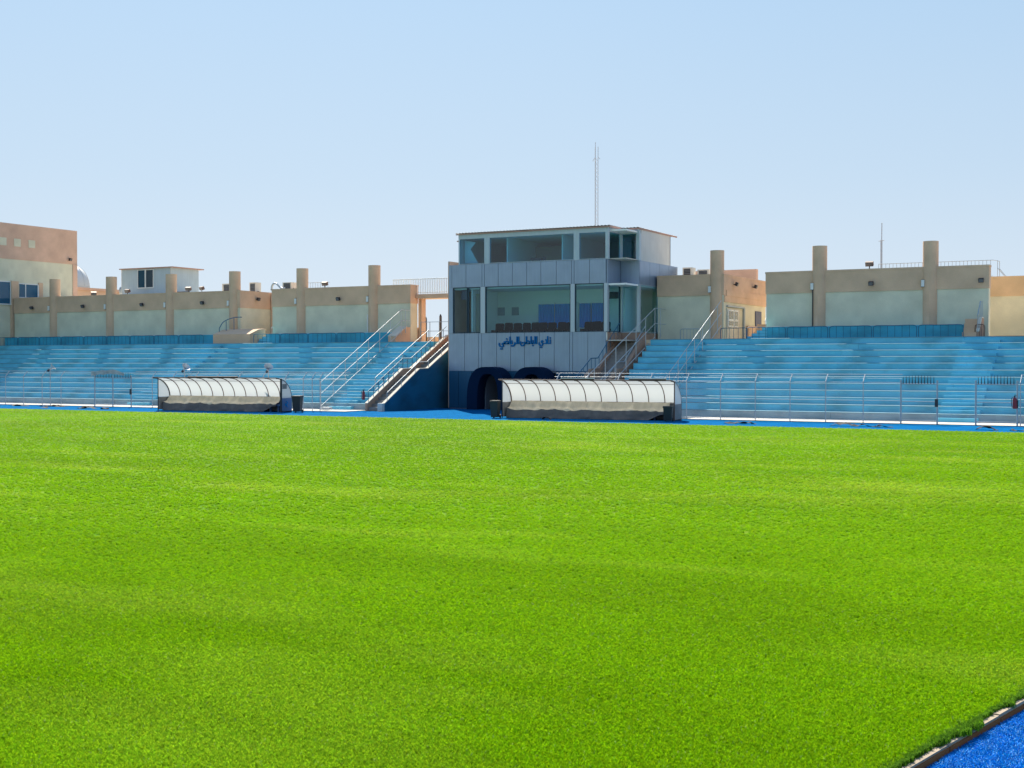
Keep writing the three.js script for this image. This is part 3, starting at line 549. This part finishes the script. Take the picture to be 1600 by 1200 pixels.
// chairs in the lounge
{
  const c0 = thing('lounge_chair', 'dark padded chair in the row behind the wide lounge window of the tower', 'chair', [0, 0, 0], 0, 'chairs in the lounge');
  const pad = (w, h, d) => { const s = new THREE.Shape(); const r = .09; s.moveTo(-w / 2, 0); s.lineTo(w / 2, 0); s.lineTo(w / 2, h - r); s.quadraticCurveTo(w / 2, h, w / 2 - r, h); s.lineTo(-w / 2 + r, h); s.quadraticCurveTo(-w / 2, h, -w / 2, h - r); return new THREE.ExtrudeGeometry(s, { depth: d, bevelEnabled: true, bevelSize: .02, bevelThickness: .02, bevelSegments: 2 }); };
  part('backrest', pad(.5, .62, .08).rotateX(-.12).translate(0, .44, -.25), M.chair, c0);
  part('seat', B(-.27, .27, .38, .48, -.27, .24), M.chair, c0);
  part('armrest', [B(-.33, -.27, .48, .66, -.22, .2), B(.27, .33, .48, .66, -.22, .2)], M.chair, c0);
  part('base', [B(-.25, .25, 0, .38, -.2, .18)], M.chair, c0);
  c0.position.set(-38.35, 4.06, -68.95);
  let first = true;
  for (const [a, b, d] of [[-38.35, -33.2, 68.95], [-32.45, -30.9, 69.0]]) for (let x = a; x < b; x += .6) { if (first) { first = false; continue; } const c = c0.clone(); c.name = numbered('lounge_chair'); c.position.set(x, 4.06 + rr(-.0, .03), -(d + rr(-.08, .1))); c.rotation.y = rr(-.1, .1); scene.add(c); }
}
console.log('tower done');

// ---------------------------------------------------------------- buildings behind
{
  const X = -84.8, t = thing('corner_building', 'tall tan and cream building with square niches standing past the end of the long wall', 'building');
  part('wall', B(-104, X, -.1, 11.05, 60, 79.2), M.cream, t); part('wall_band', B(-104.03, X + .03, 11.05, 13.9, 59.97, 79.24), M.pink, t); part('corner_strip', B(X, X + .06, 3, 11.05, 78.75, 79.23), M.pink, t);
  for (const d of [69.9, 71.6, 73.0, 74.45]) part('niche', B(X, X + .05, 12.1, 12.72, d - .33, d + .33), M.cream, t);
  for (const [d0, d1, y0, y1] of [[69.6, 72.25, 7.46, 9.19], [73.2, 75.0, 8.05, 9.1]]) { const w = part('window', [B(X, X + .14, y0 - .08, y0, d0 - .1, d1 + .1), B(X, X + .05, y1, y1 + .08, d0 - .1, d1 + .1), B(X, X + .1, y0, y1, d1, d1 + .12)], M.white, t); part('pane', B(X, X + .02, y0, y1, d0, d1), M.paneBlue, w); part('mullion', B(X + .02, X + .06, y0, y1, (d0 + d1) / 2 - .35, (d0 + d1) / 2 - .27), M.white, w); }
  part('pilaster', B(X, X + .18, 3.9, 9.3, 72.3, 73.0), M.tan, t); part('pilaster', B(X, X + .12, 7.9, 9.3, 75.1, 75.5), M.tan, t);
  const f = thing('far_building', 'low orange tan building far behind the long wall', 'building'); part('wall', B(-118, -95, 3.9, 9.7, 86, 97), M.tan, f); part('coping', B(-118.1, -94.9, 9.7, 9.95, 85.9, 97.1), M.pink, f);
  const fb = thing('dome_building', 'pale dome on a round drum behind the corner building', 'dome'); part('drum', new THREE.CylinderGeometry(2.3, 2.3, 13.5, 32).translate(-140, 6.7, -130), M.whiteWall, fb); part('dome', new THREE.SphereGeometry(2.3, 32, 14, 0, 6.2832, 0, Math.PI / 2).scale(1, 1.25, 1).translate(-140, 13.45, -130), M.white, fb);
  for (let i = 0; i < 12; i++) { const a = i / 12 * 6.283; part('dome_rib', tube([0, .25, .5, .75, 1].map(s => { const q = s * Math.PI / 2; return [-140 + 2.31 * Math.cos(q) * Math.cos(a), 13.45 + 2.31 * 1.25 * Math.sin(q), -130 + 2.31 * Math.cos(q) * Math.sin(a)]; }), .03, 12, 4), M.whiteWall, fb); }
}
{ // rooftop cabin
  const t = thing('rooftop_cabin', 'white prefabricated cabin with sliding window on the roof of the long wall', 'cabin'), x0 = -75.92, x1 = -70.76, d0 = 75.5, d1 = 78.6, y0 = 7.93, y1 = 10.08;
  part('wall', B(x0, x1, y0, y1, d0, d1), M.cabin, t);
  part('roof', B(x0 - .12, x1 + .3, y1, y1 + .08, d0 - .15, d1 + .3), M.roofEdge, t);
  part('corner_trim', [B(x0 - .01, x0 + .07, y0, y1, d0 - .015, d0), B(x1 - .07, x1 + .01, y0, y1, d0 - .015, d0)], M.whiteWall, t);
  const w = part('window', [B(-74.2, -72.5, 8.55, 8.63, d0 - .06, d0), B(-74.2, -72.5, 9.97, 10.03, d0 - .06, d0), B(-74.2, -74.13, 8.63, 9.97, d0 - .06, d0), B(-72.57, -72.5, 8.63, 9.97, d0 - .06, d0), B(-73.42, -73.3, 8.63, 9.97, d0 - .06, d0)], M.white, t);
  part('pane', B(-74.13, -73.42, 8.63, 9.97, d0 - .03, d0 - .01), M.blind, w); part('pane', B(-73.3, -72.57, 8.63, 9.97, d0 - .035, d0 - .01), M.aluDark, w);
}
function acUnit(x, y, d, w, h, dep, label) { const t = thing('air_conditioner', label, 'air conditioner', [x, y, -d]); part('casing', B(-w / 2, w / 2, 0, h, 0, dep), M.acBody, t); const g = part('grille', B(-w * .36, w * .36, h * .12, h * .88, -.02, 0), M.lampDark, t); for (let i = 0; i < 5; i++) part('slat', B(-w * .36, w * .36, h * (.2 + i * .14), h * (.22 + i * .14), -.03, -.02), M.railGrey, g); part('pipe', rod([w * .5, .1, -.2], [w * .5 + .25, .02, -.2], .03), M.lampDark, t); }
acUnit(-64.25, 7.93, 74.5, 1.1, .68, .8, 'boxy rooftop air conditioner with dark grille beside a round column above the small bay');
acUnit(-62.5, 7.93, 75.2, .6, .75, .6, 'narrow rooftop air conditioner just behind the round column above the small bay');
acUnit(-57.9, 7.93, 73.4, .8, .52, .6, 'small rooftop air conditioner on the wall next to the footbridge');
acUnit(-29.0, 7.93, 76.4, .6, .75, .7, 'grey rooftop air conditioner next to the grey tower cladding');
acUnit(-28.1, 7.93, 76.8, .75, .62, .7, 'beige rooftop air conditioner between the tower and the round column');
acUnit(-24.3, 7.93, 79.9, .9, .3, .5, 'flat white rooftop unit above the bay with the barred door');
{
  const arch = (x, label) => { const t = thing('vent_cowl', label, 'vent', [x, 7.93, -73.4]); part('pipe', tube([[-.35, 0, 0], [-.35, .25, 0], [-.2, .46, 0], [.05, .46, 0], [.25, .3, 0], [.5, .12, 0], [.9, .12, 0]], .07, 30, 8), M.horn, t); part('collar', new THREE.CylinderGeometry(.1, .1, .06, 12).translate(-.35, .03, 0), M.lampDark, t); };
  arch(-58.2 - 1.6 + .9, 'curved grey pipe on the roof corner by the small bay');
  const flood = (x, y, d, label, turn = 0, group) => { const t = thing('roof_floodlight', label, 'floodlight', [x, y, -d], turn, group); part('bracket', [rod([0, 0, 0], [0, .18, 0], .03), B(-.12, .12, .16, .2, -.03, .03)], M.lampDark, t); part('housing', uvm(new THREE.BoxGeometry(.42, .24, .2).rotateX(.4).translate(0, .3, 0)), M.rib, t); part('lens', uvm(new THREE.BoxGeometry(.36, .18, .02).rotateX(.4).translate(0, .3 - .04, .105)), M.lampGlass, t); };
  flood(-54.3, 7.93, 73.0, 'small brown floodlight on the wall top next to the footbridge'); flood(-16.95, 7.93, 72.9, 'small brown floodlight on the wall top near the roof railing');
  flood(-66.9, 7.93, 73.2, 'small dark floodlight on the wall top right beside the cabin', .3); flood(-73.0, 7.93, 73.2, 'small dark floodlight under the cabin window');
  flood(-65.6, 7.93, 73.2, 'small dark floodlight between the cabin and the boxy air conditioner', -.3); flood(-77.9, 7.93, 74.5, 'dark floodlight on the wall top between the corner building and the cabin', .8);
  single('roof_pipe', [rod([-68.2, 8.02, -73.5], [-67.1, 8.02, -73.5], .06), rod([-68.2, 7.93, -73.5], [-68.2, 8.08, -73.5], .05), rod([-67.1, 7.93, -73.5], [-67.1, 8.08, -73.5], .05)], M.lampDark, 'short dark pipe lying on the wall top beside the cabin', 'pipe');
  single('roof_tank', [new THREE.CylinderGeometry(.45, .45, 1.4, 18).rotateZ(Math.PI / 2).translate(-79.6, 8.75, -80), B(-80.1, -79.1, 7.93, 8.36, 79.8, 80.2)], M.railGrey, 'grey roof tank between the corner building and the cabin', 'tank');
  // roof railings
  const rail = (x0, x1, d, y, h, label, gap) => { const t = thing('roof_railing', label, 'railing'); for (let x = x0; x <= x1 + .01; x += gap) part('bar', rod([x, y, -d], [x, y + h, -d], .014, 5), M.railGrey, t); part('rail', [rod([x0, y + h, -d], [x1, y + h, -d], .02), rod([x0, y + .1, -d], [x1, y + .1, -d], .016)], M.railGrey, t); return t; };
  rail(-56.6, -54.7, 74.1, 7.93, .48, 'short grey roof railing next to the small rooftop air conditioner', .22);
  const r2 = rail(-18.5, -11.75, 82, 7.83, 1.05, 'long grey roof railing with ladder end above the courtyard-side wall', .22);
  for (const d of [82, 82.8]) { part('brace', rod([-11.5, 7.83, -d], [-11.5, 8.85, -d], .016, 5), M.railGrey, r2); part('brace', rod([-11.5, 8.4, -d], [-11.05, 7.83, -d], .016, 5), M.railGrey, r2); }
  part('rail', rod([-11.75, 8.88, -82], [-11.5, 8.85, -82.8], .016, 5), M.railGrey, r2);
  // wall lamps
  const wl = (x, group, label) => { const t = thing('wall_floodlight', label, 'floodlight', [x, 7.08, -WALL], 0, group); part('bracket', [rod([0, 0, 0], [0, 0, .14], .03)], M.lampDark, t); part('housing', uvm(new THREE.BoxGeometry(.26, .22, .15).rotateX(.35).translate(0, .02, .2)), M.lampDark, t); part('lens', uvm(new THREE.BoxGeometry(.21, .17, .02).rotateX(.35).translate(0, -.01, .28)), M.lampGlass, t); };
  for (const x of [-82.3, -76.7, -70.6, -64.7]) wl(x, 'floodlights on the long wall', 'small dark floodlight on the band of the long wall below the cabin');
  wl(-52.6, undefined, 'small dark floodlight on the band of the wall next to the footbridge');
  for (const x of [-16.7, -10.95]) wl(x, 'floodlights on the courtyard-side wall', 'small dark floodlight on the band of the wall next to the yellow courtyard');
  const wl2 = (X, y, d, label, group) => { const t = thing('wall_floodlight', label, 'floodlight', [X, y, -d], Math.PI / 2, group); part('bracket', rod([0, 0, 0], [0, 0, .14], .03), M.lampDark, t); part('housing', uvm(new THREE.BoxGeometry(.26, .22, .15).rotateX(.35).translate(0, .02, .2)), M.lampDark, t); part('lens', uvm(new THREE.BoxGeometry(.21, .17, .02).rotateX(.35).translate(0, -.01, .28)), M.lampGlass, t); };
  wl2(-25.2, 7.38, 74.1, 'dark floodlight high on the bay wall above the barred door'); wl2(-25.2, 7.42, 77.7, 'dark box lamp high on the bay wall above the dark doorway'); wl2(-61.32, 7.35, 74.2, 'dark floodlight high on the wall of the small sunlit bay'); wl2(-84.75, 11.4, 78.3, 'dark lamp high on the tall corner building');
  const cl = (i, label, group) => { const t = thing('column_light', label, 'wall light', [COLX(i) - .34, 7.03, -(WALL - .12)], 0, group); part('back_plate', B(-.1, .1, -.2, .2, -.0, .1), M.lampDark, t); part('diffuser', B(-.08, .08, -.18, .18, -.07, 0), M.white, t); };
  for (const i of [0, 1, 2, 3]) cl(i, 'white box light on a round column of the long wall below the cabin', 'lights on the columns of the long wall');
  for (const i of [4, 5]) cl(i, 'white box light on a round column of the wall next to the footbridge', 'lights on the columns by the footbridge');
  cl(9, 'white box light on the single round column beside the tower'); for (const i of [10, 11]) cl(i, 'white box light on a round column of the wall next to the yellow courtyard', 'lights on the courtyard-side columns');
  single('conduit', rod([COLX(10) - .3, 4.76, -(WALL - .16)], [COLX(10) - .3, 6.85, -(WALL - .16)], .03, 6), M.lampDark, 'dark conduit running down the column below its box light', 'conduit');
  single('drain_pipe', rod([COLX(5) - .3, 4.74, -(WALL - .2)], [COLX(5) - .3, 6.0, -(WALL - .2)], .035, 6), M.white, 'white drain pipe on the column nearest the footbridge', 'pipe');
}
{ // masts
  const t = thing('lattice_mast', 'tall thin lattice radio mast rising behind the tower', 'mast'), X = -64.55, D = 140, w = .22, leg = [];
  for (const [a, b] of [[0, 1], [-.87, -.5], [.87, -.5]]) part('leg', rod([X + a * w, 0, -D + b * w], [X + a * w, a === 0 ? 28.8 : 28.3, -D + b * w], .035, 5), M.mast, t);
  const br = []; for (let y = 15; y < 27; y += .5) { const P = [[0, 1], [-.87, -.5], [.87, -.5]]; for (let i = 0; i < 3; i++) { const p = P[i], q = P[(i + 1) % 3]; br.push(rod([X + p[0] * w, y, -D + p[1] * w], [X + q[0] * w, y + .5, -D + q[1] * w], .016, 4)); } } part('lacing', br, M.mast, t);
  part('antenna', [rod([X - .2, 27.0, -D], [X - .45, 26.6, -D], .03), rod([X + .2, 27.1, -D], [X + .5, 26.8, -D], .03), rod([X - .3, 18.6, -D], [X + .35, 18.4, -D], .03)], M.mast, t);
  const u = thing('pole_mast', 'thin pole mast behind the wall near the roof railing', 'mast'); part('pole', [rod([-31.3, 0, -140], [-31.3, 15.8, -140], .11, 6), rod([-31.28, 15.8, -140], [-31.26, 17.6, -140], .05, 6)], M.mast, u); part('cross_arm', rod([-31.6, 15.7, -140], [-31.0, 15.75, -140], .04), M.mast, u);
}
console.log('buildings done');

// ---------------------------------------------------------------- fence along the front of the terraces
const FD = 60.42;
function fence(label, xs, x0, x1, meshOn = true) {
  const t = thing('fence', label, 'fence');
  for (const x of xs) part('post', [rod([x, -.04, -FD], [x, 1.85, -FD], .025, 7), rod([x, 1.85, -FD], [x + .02, 2.2, -(FD + .32)], .024, 7)], M.fence, t);
  part('top_rail', rod([x0, 2.2, -(FD + .32)], [x1, 2.2, -(FD + .32)], .014, 6), M.fence, t);
  part('middle_rail', rod([x0, 1.0, -FD], [x1, 1.0, -FD], .014, 6), M.fence, t);
  part('wire', [rod([x0, 1.84, -FD], [x1, 1.84, -FD], .005, 4), rod([x0, 2.02, -(FD + .16)], [x1, 2.02, -(FD + .16)], .006, 4), rod([x0, .06, -FD], [x1, .06, -FD], .01, 4)], M.fence, t);
  if (meshOn) { const g = new THREE.PlaneGeometry(x1 - x0, 1.8); g.translate((x0 + x1) / 2, .94, -FD); part('chain_link', uvm(g), M.fenceMesh, t); }
}
const seq = (a, b, s) => { const r = []; for (let x = a; x <= b + .01; x += s) r.push(x); return r; };
fence('wire mesh fence with bent posts between the corner building and the double gate', seq(-97.4, -64.9, 1.735), -97.4, -63.2);
fence('wire mesh fence with bent posts behind the dugout next to the wheeled bin', [-58.2, -56.5, -54.7, -53, -51.3, -49.5, -47.8, -46.5, -45.85, -45.3], -59.9, -43.4);
fence('wire mesh fence with bent posts along the terrace by the tower stair', [-30.1, -28.4, -26.65, -24.9, -22.95, -21.2, -19.45, -17.75, -16.05, -14.31], -30.3, -12.6);
fence('wire mesh fence with bent posts past the fire extinguisher on its gate', seq(-7.5, 8, 1.735), -7.5, 8);
function gate(x0, x1, label, centre) {
  const t = thing('gate', label, 'gate'), xs = centre ? [x0, (x0 + x1) / 2, x1] : [x0, x1];
  for (const x of xs) part('post', rod([x, -.04, -FD + .03], [x, 1.95, -FD + .03], .04, 8), M.railGrey, t);
  part('frame', [rod([x0, 1.78, -FD + .03], [x1, 1.78, -FD + .03], .025), rod([x0, .98, -FD + .03], [x1, .98, -FD + .03], .022), rod([x0, .12, -FD + .03], [x1, .12, -FD + .03], .025)], M.railGrey, t);
  for (let x = x0 + .1; x < x1 - .05; x += .135) part('spike', rod([x, 1.78, -FD + .03], [x, 2.08 + .1 * Math.sin((x - x0) / (x1 - x0) * 3.14), -FD + .03], .024, 5, .008), M.black, t);
  part('lock', B(x1 - .1, x1 + .04, .75, 1.1, FD - .08, FD - .03), M.lampDark, t);
  const g = new THREE.PlaneGeometry(x1 - x0, 1.62); g.translate((x0 + x1) / 2, .95, -FD + .03); part('chain_link', uvm(g), M.fenceMesh, t);
}
gate(-63.1, -59.95, 'double mesh gate with spiked top and crumpled sheet in front of the long terrace', true);
gate(-12.6, -11.0, 'mesh gate with spiked top opposite the blue aisle steps'); gate(-9.35, -7.62, 'mesh gate with spiked top carrying a fire extinguisher');
{ const g = new THREE.PlaneGeometry(2.9, .32, 40, 5), p = g.attributes.position; for (let i = 0; i < p.count; i++) { const x = p.getX(i), y = p.getY(i); p.setXYZ(i, x, y * (.35 + .65 * fbm(x * 2, 3, 7, 2)) + .16 * Math.sin((x + 1.5) * 1.05) + .1 * fbm(x * 3, y * 6, 5, 2), .12 * (fbm(x * 4 + 7, y * 9, 4, 3) - .5)); } g.computeVertexNormals(); g.translate(-61.9, 1.95, -FD + .1); single('crumpled_sheet', uvm(g), std(lin(.55, .52, .54), .6, { side: THREE.DoubleSide, map: tTarp }), 'pale crumpled plastic sheet caught on top of the spiked double gate', 'sheet'); }
function horn(x, label, yaw) {
  const t = thing('horn_loudspeaker', label, 'loudspeaker', [x, 0, -FD + .05]);
  part('pole', rod([0, -.04, 0], [0, 2.3, 0], .028, 8), M.fence, t);
  const h = new THREE.Group();
  const pts = [[.05, 0], [.06, .12], [.09, .2], [.15, .28], [.23, .34], [.27, .37]].map(p => new THREE.Vector2(...p));
  const bell = new THREE.LatheGeometry(pts, 24), R = new THREE.Matrix4().makeRotationFromEuler(new THREE.Euler(.85, yaw, -.15, 'YXZ')), Tm = new THREE.Matrix4().makeTranslation(-.1, 2.28, 0).multiply(R);
  const bm = part('bell', bell.applyMatrix4(Tm), std(lin(.5, .52, .54), .4, { metalness: .4, side: THREE.DoubleSide }), t);
  part('driver', new THREE.CylinderGeometry(.075, .075, .16, 14).translate(0, -.06, 0).applyMatrix4(Tm), M.lampDark, t);
  part('bracket', rod([0, 2.2, 0], [-.02, 2.36, .0], .02), M.lampDark, t);
}
horn(-67.1, 'grey horn loudspeaker on the fence near the corner building', 2.3); horn(-55.5, 'grey horn loudspeaker above the middle of the dugout next to the spiked double gate', 1.2); horn(-49.0, 'grey horn loudspeaker above the dugout end with the wheeled bin', .8);
function extinguisher(x, label, y = .72, d = FD - .1) {
  const t = thing('fire_extinguisher', label, 'fire extinguisher', [x, y, -d]);
  part('cylinder', new THREE.LatheGeometry([[0, 0], [.075, 0], [.085, .02], [.085, .4], [.07, .46], [.03, .5], [0, .5]].map(p => new THREE.Vector2(...p)), 18), M.red, t);
  part('valve', [new THREE.CylinderGeometry(.025, .03, .07, 10).translate(0, .53, 0), B(-.03, .09, .56, .58, -.015, .015), B(-.03, .07, .6, .615, -.012, .012)], M.black, t);
  part('hose', tube([[-.03, .53, 0], [-.11, .48, .02], [-.13, .3, .04], [-.11, .12, .04], [-.1, .05, .04]], .014, 20, 6), M.black, t);
  part('hanger', [rod([0, .3, -.09], [0, .3, -.02], .012), B(-.09, .09, .28, .31, .085, .1)], M.fence, t);
}
extinguisher(-42.95, 'red fire extinguisher hanging at the foot of the stair beside the tower', .62, 61.4); extinguisher(-7.72, 'red fire extinguisher hanging on the spiked gate post');

// ---------------------------------------------------------------- dugouts, tarps, bins
function dugout(label, x0, d0, x1, d1, end, nb, tarpLabel) {
  const L = Math.hypot(x1 - x0, d1 - d0), turn = Math.atan2(d1 - d0, x1 - x0);
  const t = thing('dugout', label, 'dugout', [x0, -.05, -d0], turn);
  // profile in (z, y): front overhang, roof, back
  const prof = []; for (let i = 0; i <= 18; i++) { const a = i / 18 * Math.PI / 2; prof.push([.45 - 1.55 * Math.sin(a), .82 + 1.12 * Math.cos(a)]); }
  const bay = L / nb;
  const skin = (x0, x1, pr) => { const pos = [], idx = []; pr.forEach(([z, y], i) => { pos.push(x0, y, z, x1, y, z); if (i < pr.length - 1) { const k = 2 * i; idx.push(k, k + 1, k + 2, k + 1, k + 3, k + 2); } }); const g = new THREE.BufferGeometry(); g.setAttribute('position', new THREE.Float32BufferAttribute(pos, 3)); g.setIndex(idx); g.computeVertexNormals(); return uvm(g); };
  for (let i = 0; i < nb; i++) part('roof_panel', skin(i * bay + .01, (i + 1) * bay - .01, prof), M.poly, t);
  for (let i = 0; i <= nb; i++) {
    const edge = i === 0 || i === nb, x = Math.min(L - .015, Math.max(.015, i * bay));
    part('rib', tube([...prof.map(([z, y]) => [x, y - .025, z + .015]), [x, .4, -1.085], [x, 0, -1.085]], edge ? .035 : .024, 34, 6), edge && end !== 'brown' ? M.ribDark : M.rib, t);
  }
  part('front_rail', rod([0, 1.94, .45], [L, 1.94, .45], .03), M.rib, t);
  part('purlin', [rod([0, 1.74, -.42], [L, 1.74, -.42], .014), rod([0, .84, -1.08], [L, .84, -1.08], .016)], M.rib, t);
  const strips = end === 'brown' ? [[3.4, 5.15], [6.95, 8.8]] : [[2.5, 5.9]];
  for (const [a, b] of strips) part('rolled_screen', [rod([a, 1.99, .5], [b, 1.99, .5], .035, 8)], M.rib, t);
  if (end === 'brown') for (const [a, b] of strips) part('screen_batten', B(a, b, 2.01, 2.05, -.52, -.44), M.white, t);
  part('back_panel', B(.02, L - .02, 0, .82, 1.09, 1.12), M.panelGrey, t);
  part('base_rail', [B(0, L, 0, .05, 1.06, 1.14)], M.ribDark, t);
  for (const [x, s] of [[.0, 0], [L, 1]]) {
    const arc = prof.filter(p => p[0] <= .02);
    const up = new THREE.Shape([new THREE.Vector2(.0, .8), new THREE.Vector2(.0, arc[0][1] - .02), ...arc.slice(1).map(([z, y]) => new THREE.Vector2(z + .02, y - .02))]);
    const g = new THREE.ShapeGeometry(up); g.rotateY(-Math.PI / 2).scale(1, 1, -1).scale(1, 1, 1); // shape x -> z
    const p = g.attributes.position; { const src = new THREE.ShapeGeometry(up).attributes.position; for (let i = 0; i < src.count; i++) p.setXYZ(i, x + (s ? .01 : -.01), src.getY(i), src.getX(i)); } g.computeVertexNormals();
    part('end_panel', uvm(g), M.poly, t);
    part('end_lower_panel', B(x - .012, x + .012, .06, .79, 0.0, 1.08), s && end === 'blue' ? M.panelBlue : M.panelGrey, t);
    part('end_post', [rod([x, 0, 0], [x, 1.9, 0], s && end === 'blue' ? .06 : .028, 8)], s && end !== 'blue' ? M.rib : M.ribDark, t);
  }
  if (end === 'blue') { part('end_notice', B(L + .012, L + .03, 1.32, 1.6, .12, .55), M.panelGrey, t, 'grey notice on the end panel'); const lg = []; lg.push(tube([[L + .03, .3, -.62], [L + .03, .42, -.5], [L + .03, .52, -.62], [L + .03, .62, -.5]], .025, 20, 6), rod([L + .03, .34, -.42], [L + .03, .5, -.4], .022)); part('emblem', lg, M.curtain, t, 'blue brush mark emblem on the lower end panel'); }
  // row of seats under the cover
  for (let x = .35; x < L - .45; x += .52) { part('seat', [B(x, x + .44, .36, .42, .45, .9), B(x, x + .44, .42, .72, .9, .95), B(x + .18, x + .26, 0, .36, .62, .74)], M.panelBlue, t); }
  // tarpaulin: one sheet, sunlit top and shaded front put into two colours
  const nx = 160, ny = 18, pos = [], idx = [], uvs = [], pr = [[-1.02, .83], [-.93, .86], [-.8, .74], [-.62, .56], [-.42, .49], [-.34, .44]], a0 = .1, a1 = end === 'blue' ? L - .55 : L - .5;
  const top = thing('tarpaulin', tarpLabel, 'tarpaulin', [x0, -.05, -d0], turn);
  const row = (v, x) => { const s = v * (pr.length - 1), i = Math.min(pr.length - 2, Math.floor(s)), f = s - i; const z = pr[i][0] + (pr[i + 1][0] - pr[i][0]) * f, y = pr[i][1] + (pr[i + 1][1] - pr[i][1]) * f; const w = fbm(x * 1.1 + y * 3 + z, v * 2 + 3, 51, 3) - .5, w2 = Math.abs(fbm(x * 2.3 - v * 1.8, v * 1.2, 57, 2) - .5); const cr = fbm(x * 3.2 - v * 2.2, v * .8, 77, 3) - .5, low = fbm(x * .9, 4, 79, 2) - .5; return [x, y + w * .07 * (.3 + v) + cr * .13 * Math.sin(v * 3.0) - w2 * .16 * v + low * .16 * v * v, z + w * .14 * v + cr * .1 * v]; };
  const make = (fn, n, m) => { const P = [], I = []; for (let j = 0; j <= m; j++) for (let i = 0; i <= n; i++) P.push(...fn(j / m, a0 + (a1 - a0) * i / n)); for (let j = 0; j < m; j++) for (let i = 0; i < n; i++) { const a = j * (n + 1) + i, b = a + 1, c = a + n + 1, d = c + 1; I.push(a, c, b, b, c, d); } const g = new THREE.BufferGeometry(); g.setAttribute('position', new THREE.Float32BufferAttribute(P, 3)); g.setIndex(I); g.computeVertexNormals(); const q = g.attributes.position, uv = new Float32Array(q.count * 2); for (let i = 0; i < q.count; i++) { uv[2 * i] = q.getX(i); uv[2 * i + 1] = q.getY(i) + q.getZ(i); } g.setAttribute('uv', new THREE.BufferAttribute(uv, 2)); return g; };
  part('top_sheet', make(row, nx, ny), M.tarpLit, top, 'beige top of the sheet coloured as sunlit');
  part('hanging_sheet', make((v, x) => { const b = row(1, x), w = fbm(x * 1.6, v * 1.5, 63, 3) - .5; const lift = Math.max(0, x - (a1 - .9)) * .45; return [x, b[1] * (1 - v) + (.015 + lift * v) * v + (v < .99 ? 0 : 0), b[2] + v * .06 + w * .22 * v]; }, nx, 10), M.tarpShade, top, 'hanging front of the sheet coloured dark grey as its shade');
  return { t, L };
}
dugout('long white translucent dugout with brown ribs in front of the tower', -31.72, 57.5, -22.68, 58.1, 'brown', 11, 'beige tarpaulin over the seats of the dugout in front of the tower');
dugout('white translucent dugout with a blue end panel next to the wheeled bin', -54.6, 57.15, -46.19, 58.0, 'blue', 11, 'beige tarpaulin over the seats of the dugout next to the wheeled bin');
function bin(x, d, label, mat, w, h, turn) {
  const t = thing('wheeled_bin', label, 'bin', [x, -.05, -d], turn);
  const g = new THREE.CylinderGeometry(w * .72, w * .58, h, 4, 1).rotateY(Math.PI / 4).translate(0, h / 2 + .05, 0).toNonIndexed(); g.computeVertexNormals(); part('body', g, mat, t);
  part('lid', [B(-w * .56, w * .56, h + .05, h + .1, -w * .56, w * .56), B(-w * .56, w * .56, h + .1, h + .13, -w * .4, w * .5)], mat, t);
  part('handle', rod([-w * .4, h, -w * .6], [w * .4, h, -w * .6], .02), mat, t);
  for (const s of [-1, 1]) part('wheel', new THREE.CylinderGeometry(.09, .09, .05, 16).rotateZ(Math.PI / 2).translate(s * w * .42, .09, -w * .5), M.black, t);
}
bin(-45.35, 58.4, 'black wheeled bin standing beside the dugout with the blue end panel', M.binBlack, .48, .82, .3);
bin(-31.95, 57.2, 'dark green wheeled bin at the near post of the dugout in front of the tower', M.binGreen, .42, .76, .1);
bin(-22.85, 57.75, 'dark round topped bin inside the open end of the dugout in front of the tower', M.binGreen, .42, .6, .2);
single('box', [B(-45.9, -45.3, 0, .16, 61.2, 61.6)], M.railGrey, 'flat grey box on the concrete strip between the bin and the stair', 'box');

// black scraps of turf backing along the track
{
  const spots = [[-67.9, 58.6, 1.6], [-65.2, 58.9, 2.4], [-60.6, 57.3, 1.5], [-63.6, 56.8, .6], [-58.7, 57, .5], [-19.1, 57.1, 1.5], [-13.9, 57.2, 2.2], [-12.6, 56.9, .8], [-8.3, 56.5, .9], [-7.1, 56.4, .6], [-28.9, 56.9, .45], [-69.6, 57.5, .5]];
  for (const [x, d, w] of spots) {
    const g = new THREE.PlaneGeometry(w, .4, Math.ceil(w * 14), 6).rotateX(-Math.PI / 2), p = g.attributes.position;
    for (let i = 0; i < p.count; i++) { const X = p.getX(i), Z = p.getZ(i); const e = 1 - Math.pow(Math.abs(X) / (w / 2), 4); p.setXYZ(i, X, .012 + .42 * Math.max(0, fbm(X * 2.6 + x, Z * 3, 201, 3) - .36) * e, Z * (.4 + .9 * fbm(X * 2 + x, 1, 9, 2)) + .16 * (fbm(X * 1.5 + x, 5, 11, 2) - .5)); }
    g.computeVertexNormals(); g.translate(x, -.05, -d); single('turf_scrap', g, std(lin(.012, .014, .018), .9, { side: THREE.DoubleSide }), 'crumpled black scrap of turf backing lying on the blue track', 'scrap', 'black scraps on the track');
  }
}
scene.traverse(o => { if (o.isMesh) { o.castShadow = true; o.receiveShadow = true; } });
renderer.render(scene, camera);
